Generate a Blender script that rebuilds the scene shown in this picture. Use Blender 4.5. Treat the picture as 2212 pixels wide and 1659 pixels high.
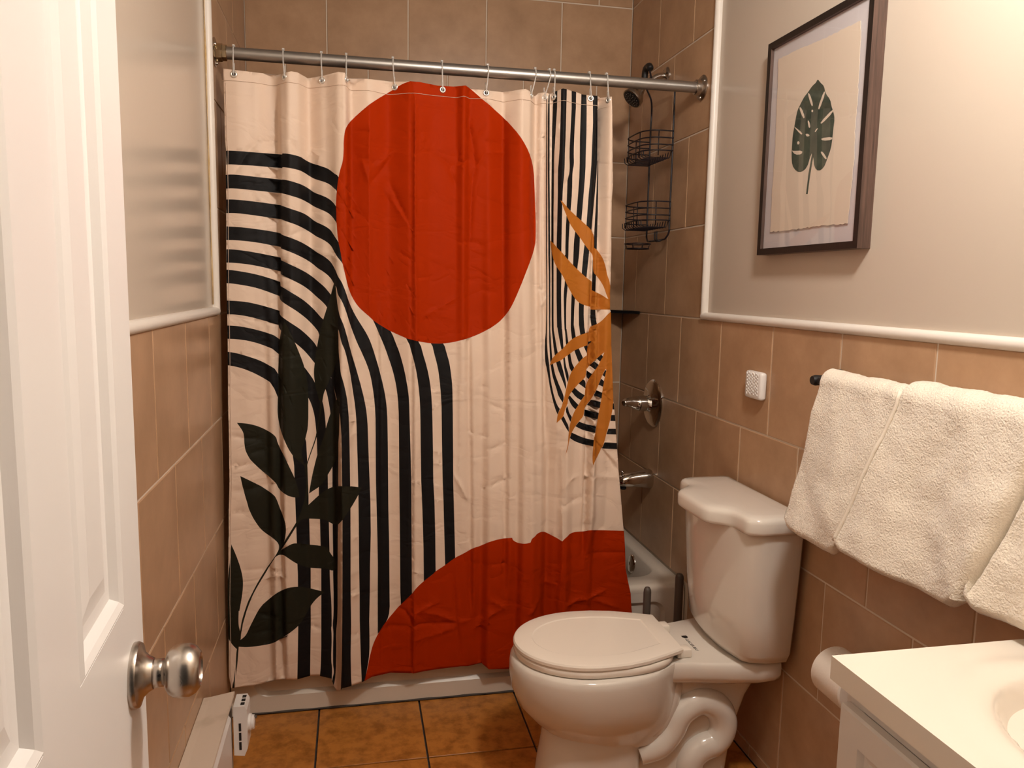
import bpy, bmesh, math, random
import numpy as np
from mathutils import Vector, Matrix, noise
from mathutils.geometry import delaunay_2d_cdt

for o in list(bpy.data.objects):
    bpy.data.objects.remove(o, do_unlink=True)
scene = bpy.context.scene
COL = scene.collection
random.seed(7)

# ------------------------------------------------------------------ camera
CAM_LOC = (0.3798, -2.4219, 1.3807)
YAW, PITCH, ROLL, FOCAL = 0.20312, 0.12477, 0.01743, 1675.3
cy_, sy_, cp_, sp_ = math.cos(YAW), math.sin(YAW), math.cos(PITCH), math.sin(PITCH)
fwd = Vector((sy_*cp_, cy_*cp_, -sp_))
rgt = Vector((cy_, -sy_, 0))
upv = rgt.cross(fwd)
r2 = math.cos(ROLL)*rgt + math.sin(ROLL)*upv
u2 = -math.sin(ROLL)*rgt + math.cos(ROLL)*upv
cam_data = bpy.data.cameras.new('camera')
cam_data.sensor_fit = 'HORIZONTAL'
cam_data.sensor_width = 36.0
cam_data.lens = FOCAL/2212.0*36.0
cam_data.clip_start = 0.02
cam = bpy.data.objects.new('camera', cam_data)
COL.objects.link(cam)
m = Matrix((r2, u2, -fwd)).transposed().to_4x4()
m.translation = Vector(CAM_LOC)
cam.matrix_world = m
scene.camera = cam

# ------------------------------------------------------------------ world, exposure
world = bpy.data.worlds.new('world')
scene.world = world
world.use_nodes = True
bg = world.node_tree.nodes['Background']
bg.inputs[0].default_value = (1.0, 0.86, 0.70, 1)
bg.inputs[1].default_value = 0.03
scene.view_settings.view_transform = 'Standard'
scene.view_settings.look = 'None'
scene.view_settings.gamma = 1.0
scene.view_settings.use_curve_mapping = False
scene.view_settings.exposure = 0.0
LAMP_POWER = 185.0            # emission of the ceiling light's globe
LAMP_COLOR = (1.0, 0.925, 0.85)

# ------------------------------------------------------------------ dimensions
XL, XR = -0.012, 1.524       # tile faces of the side walls
YB = 0.7875                  # tile face of the back wall
YF = -2.31                   # inner face of the wall with the doorway
ZC = 2.62
ZT, TP = 1.285, 0.3109       # top of the tile wainscot, tile pitch
TT = 0.009                   # tile thickness over the wall plane

# ------------------------------------------------------------------ materials
def nodes_of(name):
    mt = bpy.data.materials.new(name); mt.use_nodes = True
    nt = mt.node_tree
    return mt, nt, nt.nodes['Principled BSDF'], nt.nodes, nt.links

def L4(c): return (c[0], c[1], c[2], 1)

def mat(name, col, rough=0.5, metal=0.0, spec=0.5, var=None, vscale=8.0, detail=4.0, bump=0.0, bscale=60.0,
        bdist=0.002, coat=0.0, coat_rough=0.1, sheen=0.0, trans=0.0, ior=1.45, perobj=False, stretch=(1, 1, 1), vlo=.35, vhi=.65):
    mt, nt, bs, N, K = nodes_of(name)
    bs.inputs['Base Color'].default_value = L4(col)
    bs.inputs['Roughness'].default_value = rough
    bs.inputs['Metallic'].default_value = metal
    bs.inputs['Specular IOR Level'].default_value = spec
    bs.inputs['Coat Weight'].default_value = coat
    bs.inputs['Coat Roughness'].default_value = coat_rough
    bs.inputs['Sheen Weight'].default_value = sheen
    bs.inputs['Transmission Weight'].default_value = trans
    bs.inputs['IOR'].default_value = ior
    if var or bump:
        tc = N.new('ShaderNodeTexCoord')
        mp = N.new('ShaderNodeMapping'); mp.inputs['Scale'].default_value = stretch
        K.new(tc.outputs['Object'], mp.inputs['Vector'])
        vec = mp.outputs['Vector']
        if perobj:
            oi = N.new('ShaderNodeObjectInfo')
            mu = N.new('ShaderNodeMath'); mu.operation = 'MULTIPLY'; mu.inputs[1].default_value = 37.0
            K.new(oi.outputs['Random'], mu.inputs[0])
            ad = N.new('ShaderNodeVectorMath'); ad.operation = 'ADD'
            K.new(vec, ad.inputs[0]); K.new(mu.outputs[0], ad.inputs[1])
            vec = ad.outputs[0]
    if var:
        nz = N.new('ShaderNodeTexNoise'); nz.inputs['Scale'].default_value = vscale; nz.inputs['Detail'].default_value = detail
        nz.inputs['Roughness'].default_value = 0.62
        K.new(vec, nz.inputs['Vector'])
        cr = N.new('ShaderNodeValToRGB')
        cr.color_ramp.elements[0].position = vlo; cr.color_ramp.elements[0].color = L4(var)
        cr.color_ramp.elements[1].position = vhi; cr.color_ramp.elements[1].color = L4(col)
        K.new(nz.outputs['Fac'], cr.inputs['Fac'])
        K.new(cr.outputs['Color'], bs.inputs['Base Color'])
    if bump:
        nb = N.new('ShaderNodeTexNoise'); nb.inputs['Scale'].default_value = bscale; nb.inputs['Detail'].default_value = 3.0
        K.new(vec, nb.inputs['Vector'])
        bp = N.new('ShaderNodeBump'); bp.inputs['Strength'].default_value = bump; bp.inputs['Distance'].default_value = bdist
        K.new(nb.outputs['Fac'], bp.inputs['Height'])
        K.new(bp.outputs['Normal'], bs.inputs['Normal'])
        if coat: K.new(bp.outputs['Normal'], bs.inputs['Coat Normal'])
    return mt

def fabric(name, col, rough=0.5, sheen=0.0, spec=0.3):
    """printed satin polyester: fine wrinkles from packing and handling"""
    mt, nt, bs, N, K = nodes_of(name)
    bs.inputs['Base Color'].default_value = L4(col)
    bs.inputs['Roughness'].default_value = rough
    bs.inputs['Sheen Weight'].default_value = sheen
    bs.inputs['Specular IOR Level'].default_value = spec
    tc = N.new('ShaderNodeTexCoord')
    mp = N.new('ShaderNodeMapping'); mp.inputs['Scale'].default_value = (5.0, 1.0, 9.0)
    K.new(tc.outputs['Object'], mp.inputs['Vector'])
    n1 = N.new('ShaderNodeTexNoise'); n1.inputs['Scale'].default_value = 1.0; n1.inputs['Detail'].default_value = 2.5; n1.inputs['Distortion'].default_value = 1.4
    K.new(mp.outputs['Vector'], n1.inputs['Vector'])
    v1 = N.new('ShaderNodeTexVoronoi'); v1.feature = 'DISTANCE_TO_EDGE'; v1.inputs['Scale'].default_value = 0.8
    ad = N.new('ShaderNodeVectorMath'); ad.operation = 'ADD'
    K.new(mp.outputs['Vector'], ad.inputs[0]); K.new(n1.outputs['Color'], ad.inputs[1])
    K.new(ad.outputs[0], v1.inputs['Vector'])
    mn = N.new('ShaderNodeMath'); mn.operation = 'MINIMUM'; mn.inputs[1].default_value = 0.10
    K.new(v1.outputs['Distance'], mn.inputs[0])
    mu = N.new('ShaderNodeMath'); mu.operation = 'MULTIPLY_ADD'; mu.inputs[1].default_value = 2.2
    K.new(mn.outputs[0], mu.inputs[0]); K.new(n1.outputs['Fac'], mu.inputs[2])
    bp = N.new('ShaderNodeBump'); bp.inputs['Strength'].default_value = 0.42; bp.inputs['Distance'].default_value = 0.010
    K.new(mu.outputs[0], bp.inputs['Height'])
    wv = N.new('ShaderNodeTexNoise'); wv.inputs['Scale'].default_value = 900.0
    K.new(tc.outputs['Object'], wv.inputs['Vector'])
    b2 = N.new('ShaderNodeBump'); b2.inputs['Strength'].default_value = 0.12; b2.inputs['Distance'].default_value = 0.0006
    K.new(wv.outputs['Fac'], b2.inputs['Height']); K.new(bp.outputs['Normal'], b2.inputs['Normal'])
    K.new(b2.outputs['Normal'], bs.inputs['Normal'])
    return mt

M = {}
M['tile'] = mat('wall_tile_glaze', (.55, .345, .205), .30, var=(.40, .240, .135), vscale=7, detail=8, perobj=True, bump=.12, bscale=30, bdist=.001, vlo=.30, vhi=.72)
M['grout'] = mat('wall_grout', (.70, .60, .49), .9)
M['floor_tile'] = mat('floor_tile_glaze', (.52, .205, .040), .33, var=(.31, .110, .018), vscale=24, detail=9, perobj=True, bump=.10, bscale=25, bdist=.001, vlo=.36, vhi=.58)
M['floor_grout'] = mat('floor_grout', (.075, .062, .052), .95)
M['paint'] = mat('beige_wall_paint', (.58, .50, .415), .21, bump=.05, bscale=55, bdist=.0015)
M['ceiling'] = mat('ceiling_paint', (.40, .365, .32), .8)
M['trim'] = mat('white_trim_paint', (.80, .745, .68), .35, bump=.08, bscale=40)
M['caulk'] = mat('aged_caulk', (.50, .31, .10), .6, var=(.66, .52, .34), vscale=12)
M['door'] = mat('white_door_paint', (.80, .775, .75), .33, bump=.16, bscale=14, bdist=.001, stretch=(14, 1, 1))
M['porcelain'] = mat('glazed_porcelain', (.76, .70, .62), .12, spec=.5, coat=.35, coat_rough=.05)
M['seat'] = mat('white_seat_plastic', (.87, .79, .69), .22)
M['tub'] = mat('tub_enamel', (.72, .645, .545), .34, coat=.15, coat_rough=.2)
M['chrome'] = mat('chrome', (.72, .70, .67), .06, metal=1)
M['nickel'] = mat('brushed_nickel', (.52, .47, .42), .26, metal=1, bump=.06, bscale=300, stretch=(1, 12, 1))
M['rod'] = mat('brushed_rod_steel', (.40, .38, .355), .36, metal=.9)
M['brass_nut'] = mat('pale_brass', (.62, .52, .36), .22, metal=1)
M['clear'] = mat('clear_hook_plastic', (.95, .92, .88), .18, trans=.62, ior=1.35)
M['grommet'] = mat('polished_grommet', (.86, .83, .78), .30, metal=.85)
M['wire'] = mat('black_coated_wire', (.014, .010, .014), .42)
M['rubber'] = mat('black_rubber', (.012, .011, .011), .5)
M['black_shelf'] = mat('black_glass_shelf', (.010, .010, .011), .12)
M['frame'] = mat('dark_walnut_veneer', (.12, .068, .050), .48, var=(.055, .032, .024), vscale=6, detail=6, stretch=(30, 30, 1.2))
M['frame_face'] = mat('dark_frame_face', (.022, .014, .011), .42, var=(.010, .007, .006), vscale=6, detail=6, stretch=(30, 30, 1.2))
M['mat_board'] = mat('pale_lilac_backing', (.62, .585, .60), .7)
M['paper'] = mat('cream_deckle_paper', (.66, .555, .45), .85, bump=.15, bscale=120, bdist=.0005)
M['leaf_print'] = mat('monstera_print_green', (.030, .042, .030), .8, var=(.072, .088, .060), vscale=18, detail=3)
M['terry'] = mat('white_terry', (.86, .77, .64), .95, sheen=.5, bump=.85, bscale=260, bdist=.004)
M['towel_hem'] = mat('white_towel_hem', (.84, .76, .64), .9, bump=.3, bscale=500)
M['counter'] = mat('white_cultured_marble', (.86, .79, .68), .16, coat=.3)
M['cabinet'] = mat('white_cabinet_paint', (.76, .72, .67), .35)
M['gap'] = mat('dark_gap', (.03, .024, .02), .9)
M['tissue'] = mat('toilet_tissue', (.80, .72, .63), .95, bump=.2, bscale=200)
M['core'] = mat('cardboard_core', (.40, .27, .16), .9)
M['handle_grey'] = mat('grey_handle_plastic', (.110, .088, .072), .42)
M['bristle'] = mat('white_bristle', (.7, .66, .6), .8)
M['white_plastic'] = mat('white_plastic', (.82, .79, .76), .30)
M['heater'] = mat('cream_heater_enamel', (.72, .61, .50), .36, var=(.50, .41, .30), vscale=5, vlo=.30, vhi=.48)
M['heater_white'] = mat('white_heater_panel', (.80, .77, .74), .35)
M['dark'] = mat('dark_slot', (.012, .011, .012), .6)
M['print_ink'] = mat('black_print_ink', (.02, .016, .014), .6)
M['cream'] = fabric('curtain_cream', (.77, .60, .475))
M['black'] = fabric('curtain_black_print', (.0070, .0062, .0066), .6, 0, .18)
M['orange'] = fabric('curtain_rust_orange_print', (.385, .025, .0003), .6, 0, .05)
M['green'] = fabric('curtain_dark_green_print', (.017, .016, .009), .6, 0, .15)
M['amber'] = fabric('curtain_amber_print', (.46, .150, .018), .55, 0, .15)
M['thread'] = mat('cream_thread', (.75, .58, .46), .8)
def _emit(name, col, st):
    mt, nt, bs, N, K = nodes_of(name)
    bs.inputs['Base Color'].default_value = L4(col)
    bs.inputs['Emission Color'].default_value = L4(col)
    bs.inputs['Emission Strength'].default_value = st
    return mt
M['globe'] = _emit('lit_glass_globe', LAMP_COLOR, LAMP_POWER)
def _glass(name):
    mt = bpy.data.materials.new(name); mt.use_nodes = True
    nt = mt.node_tree; N = nt.nodes; K = nt.links
    N.remove(N['Principled BSDF'])
    out = N['Material Output']
    lw = N.new('ShaderNodeLayerWeight'); lw.inputs['Blend'].default_value = 0.5
    pw = N.new('ShaderNodeMath'); pw.operation = 'POWER'; pw.inputs[1].default_value = 5.0
    fr = N.new('ShaderNodeMath'); fr.operation = 'MULTIPLY_ADD'; fr.inputs[1].default_value = 0.94; fr.inputs[2].default_value = 0.045
    K.new(lw.outputs['Facing'], pw.inputs[0]); K.new(pw.outputs[0], fr.inputs[0])
    tr = N.new('ShaderNodeBsdfTransparent'); gl = N.new('ShaderNodeBsdfGlossy'); gl.inputs['Roughness'].default_value = 0.015
    mx = N.new('ShaderNodeMixShader')
    K.new(fr.outputs[0], mx.inputs[0]); K.new(tr.outputs[0], mx.inputs[1]); K.new(gl.outputs[0], mx.inputs[2])
    K.new(mx.outputs[0], out.inputs['Surface'])
    return mt
M['glass'] = _glass('picture_glass')

# ------------------------------------------------------------------ mesh helpers (all build in world coordinates)
ORIGIN = {}
def origin_of(o): return ORIGIN.get(o, Vector((0, 0, 0)))

def tag(o, label=None, cat=None, group=None, kind=None):
    if label: o['label'] = label
    if cat: o['category'] = cat
    if group: o['group'] = group
    if kind: o['kind'] = kind
    return o

def thing(name, label, cat, loc, group=None, kind=None):
    o = bpy.data.objects.new(name, None); COL.objects.link(o)
    o.empty_display_size = .05
    o.location = loc; ORIGIN[o] = Vector(loc)
    return tag(o, label, cat, group, kind)

def obj(name, bm, mats, parent=None, smooth=False, angle=None, label=None, cat=None, group=None, kind=None, base=True):
    """bmesh in world coordinates -> one object whose origin sits at its own base"""
    bmesh.ops.recalc_face_normals(bm, faces=bm.faces)
    me = bpy.data.meshes.new(name)
    vs = [v.co for v in bm.verts]
    lo = Vector((min(v.x for v in vs), min(v.y for v in vs), min(v.z for v in vs)))
    hi = Vector((max(v.x for v in vs), max(v.y for v in vs), max(v.z for v in vs)))
    org = Vector(((lo.x+hi.x)/2, (lo.y+hi.y)/2, lo.z))
    for v in bm.verts: v.co -= org
    if smooth:
        for f in bm.faces: f.smooth = True
        if angle:
            for e in bm.edges:
                if len(e.link_faces) == 2 and e.calc_face_angle(0) > math.radians(angle): e.smooth = False
    bm.to_mesh(me); bm.free()
    for mm in (mats if isinstance(mats, (list, tuple)) else [mats]): me.materials.append(M[mm])
    o = bpy.data.objects.new(name, me); COL.objects.link(o)
    if parent:
        o.parent = parent; o.location = org - origin_of(parent)
    else:
        o.location = org
    ORIGIN[o] = org
    return tag(o, label, cat, group, kind)

def copy_part(src, parent, org):
    c = src.copy(); COL.objects.link(c)
    c.parent = parent; c.location = Vector(org) - origin_of(parent) if parent else Vector(org)
    ORIGIN[c] = Vector(org)
    return c

def new(): return bmesh.new()

def add_box(bm, lo, hi, bevel=0.0, seg=2, mi=0):
    r = bmesh.ops.create_cube(bm, size=1.0)
    vs = r['verts']
    lo, hi = Vector(lo), Vector(hi)
    for v in vs:
        v.co = Vector(((lo.x+hi.x)/2 + v.co.x*(hi.x-lo.x), (lo.y+hi.y)/2 + v.co.y*(hi.y-lo.y), (lo.z+hi.z)/2 + v.co.z*(hi.z-lo.z)))
    fs = set(f for v in vs for f in v.link_faces)
    for f in fs: f.material_index = mi
    if bevel:
        es = set(e for v in vs for e in v.link_edges)
        bmesh.ops.bevel(bm, geom=list(es), offset=bevel, segments=seg, affect='EDGES', profile=.5, material=mi)
    return bm

def frame_for(t):
    t = t.normalized()
    a = Vector((0, 0, 1)) if abs(t.z) < .9 else Vector((1, 0, 0))
    n = t.cross(a).normalized(); b = t.cross(n).normalized()
    return n, b

def add_tube(bm, pts, r, seg=10, closed=False, caps=True, mi=0):
    pts = [Vector(p) for p in pts]; n = len(pts)
    rs = r if isinstance(r, (list, tuple)) else [r]*n
    rings = []; pn = None
    for i in range(n):
        if closed: t = pts[(i+1) % n]-pts[i-1]
        else: t = pts[min(i+1, n-1)]-pts[max(i-1, 0)]
        t.normalize()
        if pn is None: nn, bb = frame_for(t)
        else:
            nn = (pn - t*pn.dot(t)).normalized(); bb = t.cross(nn)
        pn = nn
        rings.append([bm.verts.new(pts[i]+(nn*math.cos(a)+bb*math.sin(a))*rs[i]) for a in [2*math.pi*k/seg for k in range(seg)]])
    for i in range(n if closed else n-1):
        A, B = rings[i], rings[(i+1) % n]
        for k in range(seg):
            f = bm.faces.new((A[k], A[(k+1) % seg], B[(k+1) % seg], B[k])); f.material_index = mi
    if caps and not closed:
        f = bm.faces.new(rings[0][::-1]); f.material_index = mi
        f = bm.faces.new(rings[-1]); f.material_index = mi
    return bm

def add_lathe(bm, prof, origin, axis, seg=32, mi=0):
    """prof: list of (distance along axis, radius)"""
    origin = Vector(origin); ax = Vector(axis).normalized(); n, b = frame_for(ax)
    rings = []
    for h, r in prof:
        if r < 1e-6: rings.append([bm.verts.new(origin+ax*h)])
        else: rings.append([bm.verts.new(origin+ax*h+(n*math.cos(2*math.pi*k/seg)+b*math.sin(2*math.pi*k/seg))*r) for k in range(seg)])
    for A, B in zip(rings, rings[1:]):
        for k in range(seg):
            k2 = (k+1) % seg
            if len(A) == 1 and len(B) == 1: continue
            if len(A) == 1: vs = (A[0], B[k2], B[k])
            elif len(B) == 1: vs = (A[k], A[k2], B[0])
            else: vs = (A[k], A[k2], B[k2], B[k])
            f = bm.faces.new(vs); f.material_index = mi
    if len(rings[0]) > 1: bm.faces.new(rings[0][::-1]).material_index = mi
    if len(rings[-1]) > 1: bm.faces.new(rings[-1]).material_index = mi
    return bm

def add_loft(bm, rings, cap0=True, cap1=True, mi=0, closed=True):
    R = [[bm.verts.new(p) for p in r] for r in rings]
    n = len(R[0])
    for A, B in zip(R, R[1:]):
        for k in range(n if closed else n-1):
            bm.faces.new((A[k], A[(k+1) % n], B[(k+1) % n], B[k])).material_index = mi
    if cap0: bm.faces.new(R[0][::-1]).material_index = mi
    if cap1: bm.faces.new(R[-1]).material_index = mi
    return R

def add_prism(bm, poly, d, mi=0, bottom=True):
    """extrude a closed 3-D polygon by vector d"""
    d = Vector(d)
    A = [bm.verts.new(Vector(p)) for p in poly]; B = [bm.verts.new(Vector(p)+d) for p in poly]
    n = len(A)
    fs = [bm.faces.new(B)]
    if bottom: fs.append(bm.faces.new(A[::-1]))
    for k in range(n): fs.append(bm.faces.new((A[k], A[(k+1) % n], B[(k+1) % n], B[k])))
    for f in fs: f.material_index = mi
    return bm

def rrect(x0, x1, y0, y1, r, n=6):
    pts = []
    for cx, cy, a0 in ((x1-r, y1-r, 0), (x0+r, y1-r, 90), (x0+r, y0+r, 180), (x1-r, y0+r, 270)):
        for k in range(n+1):
            a = math.radians(a0+90*k/n); pts.append((cx+r*math.cos(a), cy+r*math.sin(a)))
    return pts

def struct(name, bm, mats, parent=None, **k):
    return obj(name, bm, mats, parent, kind=None if parent else 'structure', **k)

def bezier(pts, n=8):
    """Catmull-Rom through the points"""
    P = [Vector(p) for p in pts]; out = []
    for i in range(len(P)-1):
        p0, p1, p2, p3 = P[max(i-1, 0)], P[i], P[i+1], P[min(i+2, len(P)-1)]
        for k in range(n):
            t = k/n
            out.append(.5*((2*p1)+(-p0+p2)*t+(2*p0-5*p1+4*p2-p3)*t*t+(-p0+3*p1-3*p2+p3)*t*t*t))
    out.append(P[-1]); return out
# ------------------------------------------------------------------ room shell
_tile_cache = {}
def tile_mesh(w, h, t, mname, ch):
    key = (round(w, 3), round(h, 3), mname)
    if key in _tile_cache: return _tile_cache[key]
    me = bpy.data.meshes.new('tile')
    w2, h2 = w/2, h/2
    v = [(-w2, -h2, 0), (w2, -h2, 0), (w2, h2, 0), (-w2, h2, 0),
         (-w2, -h2, t-ch), (w2, -h2, t-ch), (w2, h2, t-ch), (-w2, h2, t-ch),
         (-w2+ch, -h2+ch, t), (w2-ch, -h2+ch, t), (w2-ch, h2-ch, t), (-w2+ch, h2-ch, t)]
    f = [(3, 2, 1, 0), (8, 9, 10, 11)]
    for a in range(4):
        b = (a+1) % 4
        f += [(a, b, b+4, a+4), (a+4, b+4, b+8, a+8)]
    me.from_pydata(v, [], f); me.materials.append(M[mname])
    _tile_cache[key] = me
    return me

def lay_tiles(parent, origin, U, V, N, rects, gap, t, mname, ch=.0018, name='tile'):
    origin, U, V, N = Vector(origin), Vector(U), Vector(V), Vector(N)
    rot = Matrix((U, V, N)).transposed()
    for (u0, u1, v0, v1) in rects:
        w, h = u1-u0-gap, v1-v0-gap
        if w < .012 or h < .012: continue
        o = bpy.data.objects.new(name, tile_mesh(w, h, t, mname, ch)); COL.objects.link(o)
        p = origin+U*(u0+u1)/2+V*(v0+v1)/2
        o.parent = parent
        wob = Matrix.Rotation(random.uniform(-.0012, .0012), 3, 'X') @ Matrix.Rotation(random.uniform(-.0012, .0012), 3, 'Y')
        mm = (rot @ wob).to_4x4(); mm.translation = p-origin_of(parent)
        o.matrix_basis = mm

def row_rects(v0, v1, u_lo, u_hi, phase, pitch):
    k = math.floor((u_lo-phase)/pitch); out = []
    while phase+k*pitch < u_hi:
        a, b = max(u_lo, phase+k*pitch), min(u_hi, phase+(k+1)*pitch)
        if b-a > .02: out.append((a, b, v0, v1))
        k += 1
    return out

FT = .324
# floor
b = add_box(new(), (XL-.12, YF-.4, -.10), (XR+.12, YB+.12, -.010))
floor = struct('floor', b, 'floor_grout')
rects = []
for j in range(8):
    y1 = .034-j*FT if j == 0 else .034-j*FT
    for i in range(-1, 6):
        x0 = .262+(i-1)*FT
        a, c = max(x0, XL), min(x0+FT, XR)
        if c-a > .02: rects.append((a, c, max(y1-FT, YF-.35), y1))
lay_tiles(floor, (0, 0, -.008), (1, 0, 0), (0, 1, 0), (0, 0, 1), rects, .0060, .008, 'floor_tile', ch=.0006)

# side walls
def side_wall(name, X, s):
    """s = +1: the wall faces +x (left wall)"""
    out = X-s*TT
    b = new()
    add_box(b, (min(out, out-s*.11), YF-.12, -.05), (max(out, out-s*.11), YB+.12, ZC+.05))
    w = struct(name, b, 'paint')
    b = new()
    g0, g1 = out, X-s*.0022
    add_box(b, (min(g0, g1), YF, 0), (max(g0, g1), 0, ZT))
    add_box(b, (min(g0, g1), 0.0, 0), (max(g0, g1), YB, ZC))
    struct('grout_bed', b, 'grout', w)
    rr = []
    for n in range(-5, 5):
        v0, v1 = max(ZT+n*TP, 0.002), min(ZT+(n+1)*TP, ZC)
        ph = -.1425 if n % 2 else .0125
        lo, hi = (YF, YB) if n < 0 else (0.0, YB)
        if n <= -4: hi = .032
        rr += row_rects(v0, v1, lo, hi, ph, TP)
    U = (0, 1, 0) if s > 0 else (0, -1, 0)
    if s < 0: rr = [(-c, -a, d, e) for a, c, d, e in rr]
    lay_tiles(w, (X-s*TT, 0, 0), U, (0, 0, 1), (s, 0, 0), rr, .0046, TT, 'tile')
    return w
wl = side_wall('wall_left', XL, 1)
wr = side_wall('wall_right', XR, -1)

# back wall of the tub alcove
b = add_box(new(), (XL-.12, YB+TT, -.05), (XR+.12, YB+TT+.11, ZC+.05))
wb = struct('wall_back', b, 'paint')
struct('grout_bed', add_box(new(), (XL, YB+.0022, 0), (XR, YB+TT, ZC)), 'grout', wb)
rr = []
for n in range(-3, 5):
    v0, v1 = max(ZT+n*TP, 0), min(ZT+(n+1)*TP, ZC)
    rr += row_rects(v0, v1, XL, XR, .2895 if n % 2 else .1345, TP)
lay_tiles(wb, (0, YB+TT, 0), (1, 0, 0), (0, 0, 1), (0, -1, 0), [(a, c, d, e) for a, c, d, e in rr], .0046, TT, 'tile')

# wall with the doorway the camera looks through
b = new()
add_box(b, (XL-.12, YF-.11, 0), (.175, YF, ZC+.05))
add_box(b, (.86, YF-.11, 0), (XR+.12, YF, ZC+.05))
add_box(b, (.175, YF-.11, 2.06), (.86, YF, ZC+.05))
struct('wall_front', b, 'paint')
struct('ceiling', add_box(new(), (XL-.12, YF-.12, ZC), (XR+.12, YB+.12, ZC+.10)), 'ceiling')

# trim beads along the tile edge
def bead(name, path_lo, path_hi, X, s, vertical):
    b = new(); pr = []
    for k in range(9):
        a = math.pi*k/8
        pr.append((.0125*math.cos(a), .0125*math.sin(a)))
    rings = []
    for p in (path_lo, path_hi):
        ring = []
        for (q, h) in pr:
            x = X-s*TT+s*(h*1.05+.006)
            if vertical: ring.append((x, -.010+q, p))
            else: ring.append((x, p, ZT+.010+q))
        x = X-s*TT
        if vertical: ring += [(x, -.010-.0125, p), (x, -.010+.0125, p)]
        else: ring += [(x, p, ZT+.010-.0125), (x, p, ZT+.010+.0125)]
        rings.append(ring)
    add_loft(b, rings)
    return struct(name, b, 'trim', smooth=True, angle=40)
t1 = bead('trim_1', ZT+.010, ZC, XR, -1, True)
t2 = bead('trim_2', YF, -.004, XR, -1, False)
t3 = bead('trim_3', ZT+.010, ZC, XL, 1, True)
t4 = bead('trim_4', YF, -.004, XL, 1, False)
b = new(); add_tube(b, [(XL-TT+.002, -.0235, z) for z in np.linspace(ZT+.03, ZC, 14)], [.0022+.0012*math.sin(i*2.1) for i in range(14)], 6)
struct('caulk_bead', b, 'caulk', t3, smooth=True)

# ------------------------------------------------------------------ the open door at the left
FE = Vector((.1525, -1.553)); DD = Vector((-.063, .998)).normalized()   # free edge, direction from hinge to free edge
DN = Vector((DD.y, -DD.x))                                               # face normal towards the room
DW, DH, DT = .605, 2.03, .035
def dpt(s, z, n): # s measured back from the free edge
    q = FE-DD*s+DN*n
    return Vector((q.x, q.y, z))
def dface(b, s0, s1, z0, z1, n0, n1):
    vs = [b.verts.new(dpt(s, z, n)) for n in (n0, n1) for (s, z) in ((s0, z0), (s1, z0), (s1, z1), (s0, z1))]
    for q in ((0, 1, 2, 3), (7, 6, 5, 4), (0, 4, 5, 1), (1, 5, 6, 2), (2, 6, 7, 3), (3, 7, 4, 0)): b.faces.new([vs[i] for i in q])
cols = [(.085, .239), (.331, .485)]
rowsd = [(.22, .86), (1.062, 1.70), (1.79, 1.94)]
b = new()
dface(b, 0, DW, .012, DH, -DT, -.009)                       # core
for s0, s1 in ((0, .085), (.239, .331), (.485, DW)): dface(b, s0, s1, .012, DH, -.009, 0)
for s0, s1 in cols:
    zz = [.012]+[z for r in rowsd for z in r]+[DH]
    for i in range(0, len(zz), 2): dface(b, s0, s1, zz[i], zz[i+1], -.009, 0)
door = struct('door_1', b, 'door')
for s0, s1 in cols:
    for z0, z1 in rowsd:
        b = new(); rings = []
        for ins, n in ((0, -.0005), (.006, .0022), (.012, -.001), (.018, -.0080), (.030, -.0085), (.052, -.0035), (.056, -.0035)):
            rings.append([dpt(s, z, n) for s, z in ((s0+ins, z0+ins), (s1-ins, z0+ins), (s1-ins, z1-ins), (s0+ins, z1-ins))])
        add_loft(b, rings, cap0=False)
        struct('door_panel', b, 'door', door)
# knob
kc = dpt(.053, .977, 0)
ax = Vector((DN.x, DN.y, 0))
knob = new(); add_lathe(knob, [(-.001, .0), (-.001, .0330), (.0035, .0335), (.0065, .0320), (.0075, .0285), (.010, .0225), (.015, .0180), (.019, .0158)], kc, ax, 40)
kp = struct('knob_rosette', knob, 'nickel', door, smooth=True, angle=35)
b = new(); add_lathe(b, [(.017, .0152), (.024, .0142), (.031, .0140)], kc, ax, 32)
struct('knob_neck', b, 'nickel', kp, smooth=True)
b = new(); add_lathe(b, [(.030, .0142), (.0315, .0185), (.034, .0228), (.039, .0262), (.046, .0275), (.054, .0268), (.0600, .0238), (.0640, .0185), (.0645, .0165), (.0630, .0160), (.0630, 0)], kc, ax, 40)
struct('knob_ball', b, 'nickel', kp, smooth=True, angle=50)
b = new(); add_lathe(b, [(0, .0016), (.0006, .0016)], kc+ax*.0265+Vector((0, 0, .004))-Vector((DD.x, DD.y, 0))*.0138, -Vector((DD.x, DD.y, 0)), 10)
struct('release_hole', b, 'dark', kp)

# ------------------------------------------------------------------ ceiling light (out of frame, lights the room)
LX, LY, LZ = 1.05, -1.55, 2.33
vl = thing('ceiling_light', 'frosted globe ceiling light hanging over the vanity side', 'light', (LX, LY, LZ))
b = new(); add_lathe(b, [(0, .065), (.010, .066), (.022, .055), (.026, .020)], (LX, LY, ZC), (0, 0, -1), 32)
obj('canopy', b, 'nickel', vl, smooth=True, angle=40)
b = new(); add_lathe(b, [(.02, .012), (ZC-LZ-.105, .012), (ZC-LZ-.100, .040), (ZC-LZ-.078, .044)], (LX, LY, ZC), (0, 0, -1), 24)
obj('stem', b, 'nickel', vl, smooth=True, angle=40)
b = new(); bmesh.ops.create_uvsphere(b, u_segments=28, v_segments=16, radius=.09, matrix=Matrix.Translation((LX, LY, LZ)))
obj('globe', b, 'globe', vl, smooth=True)
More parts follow.
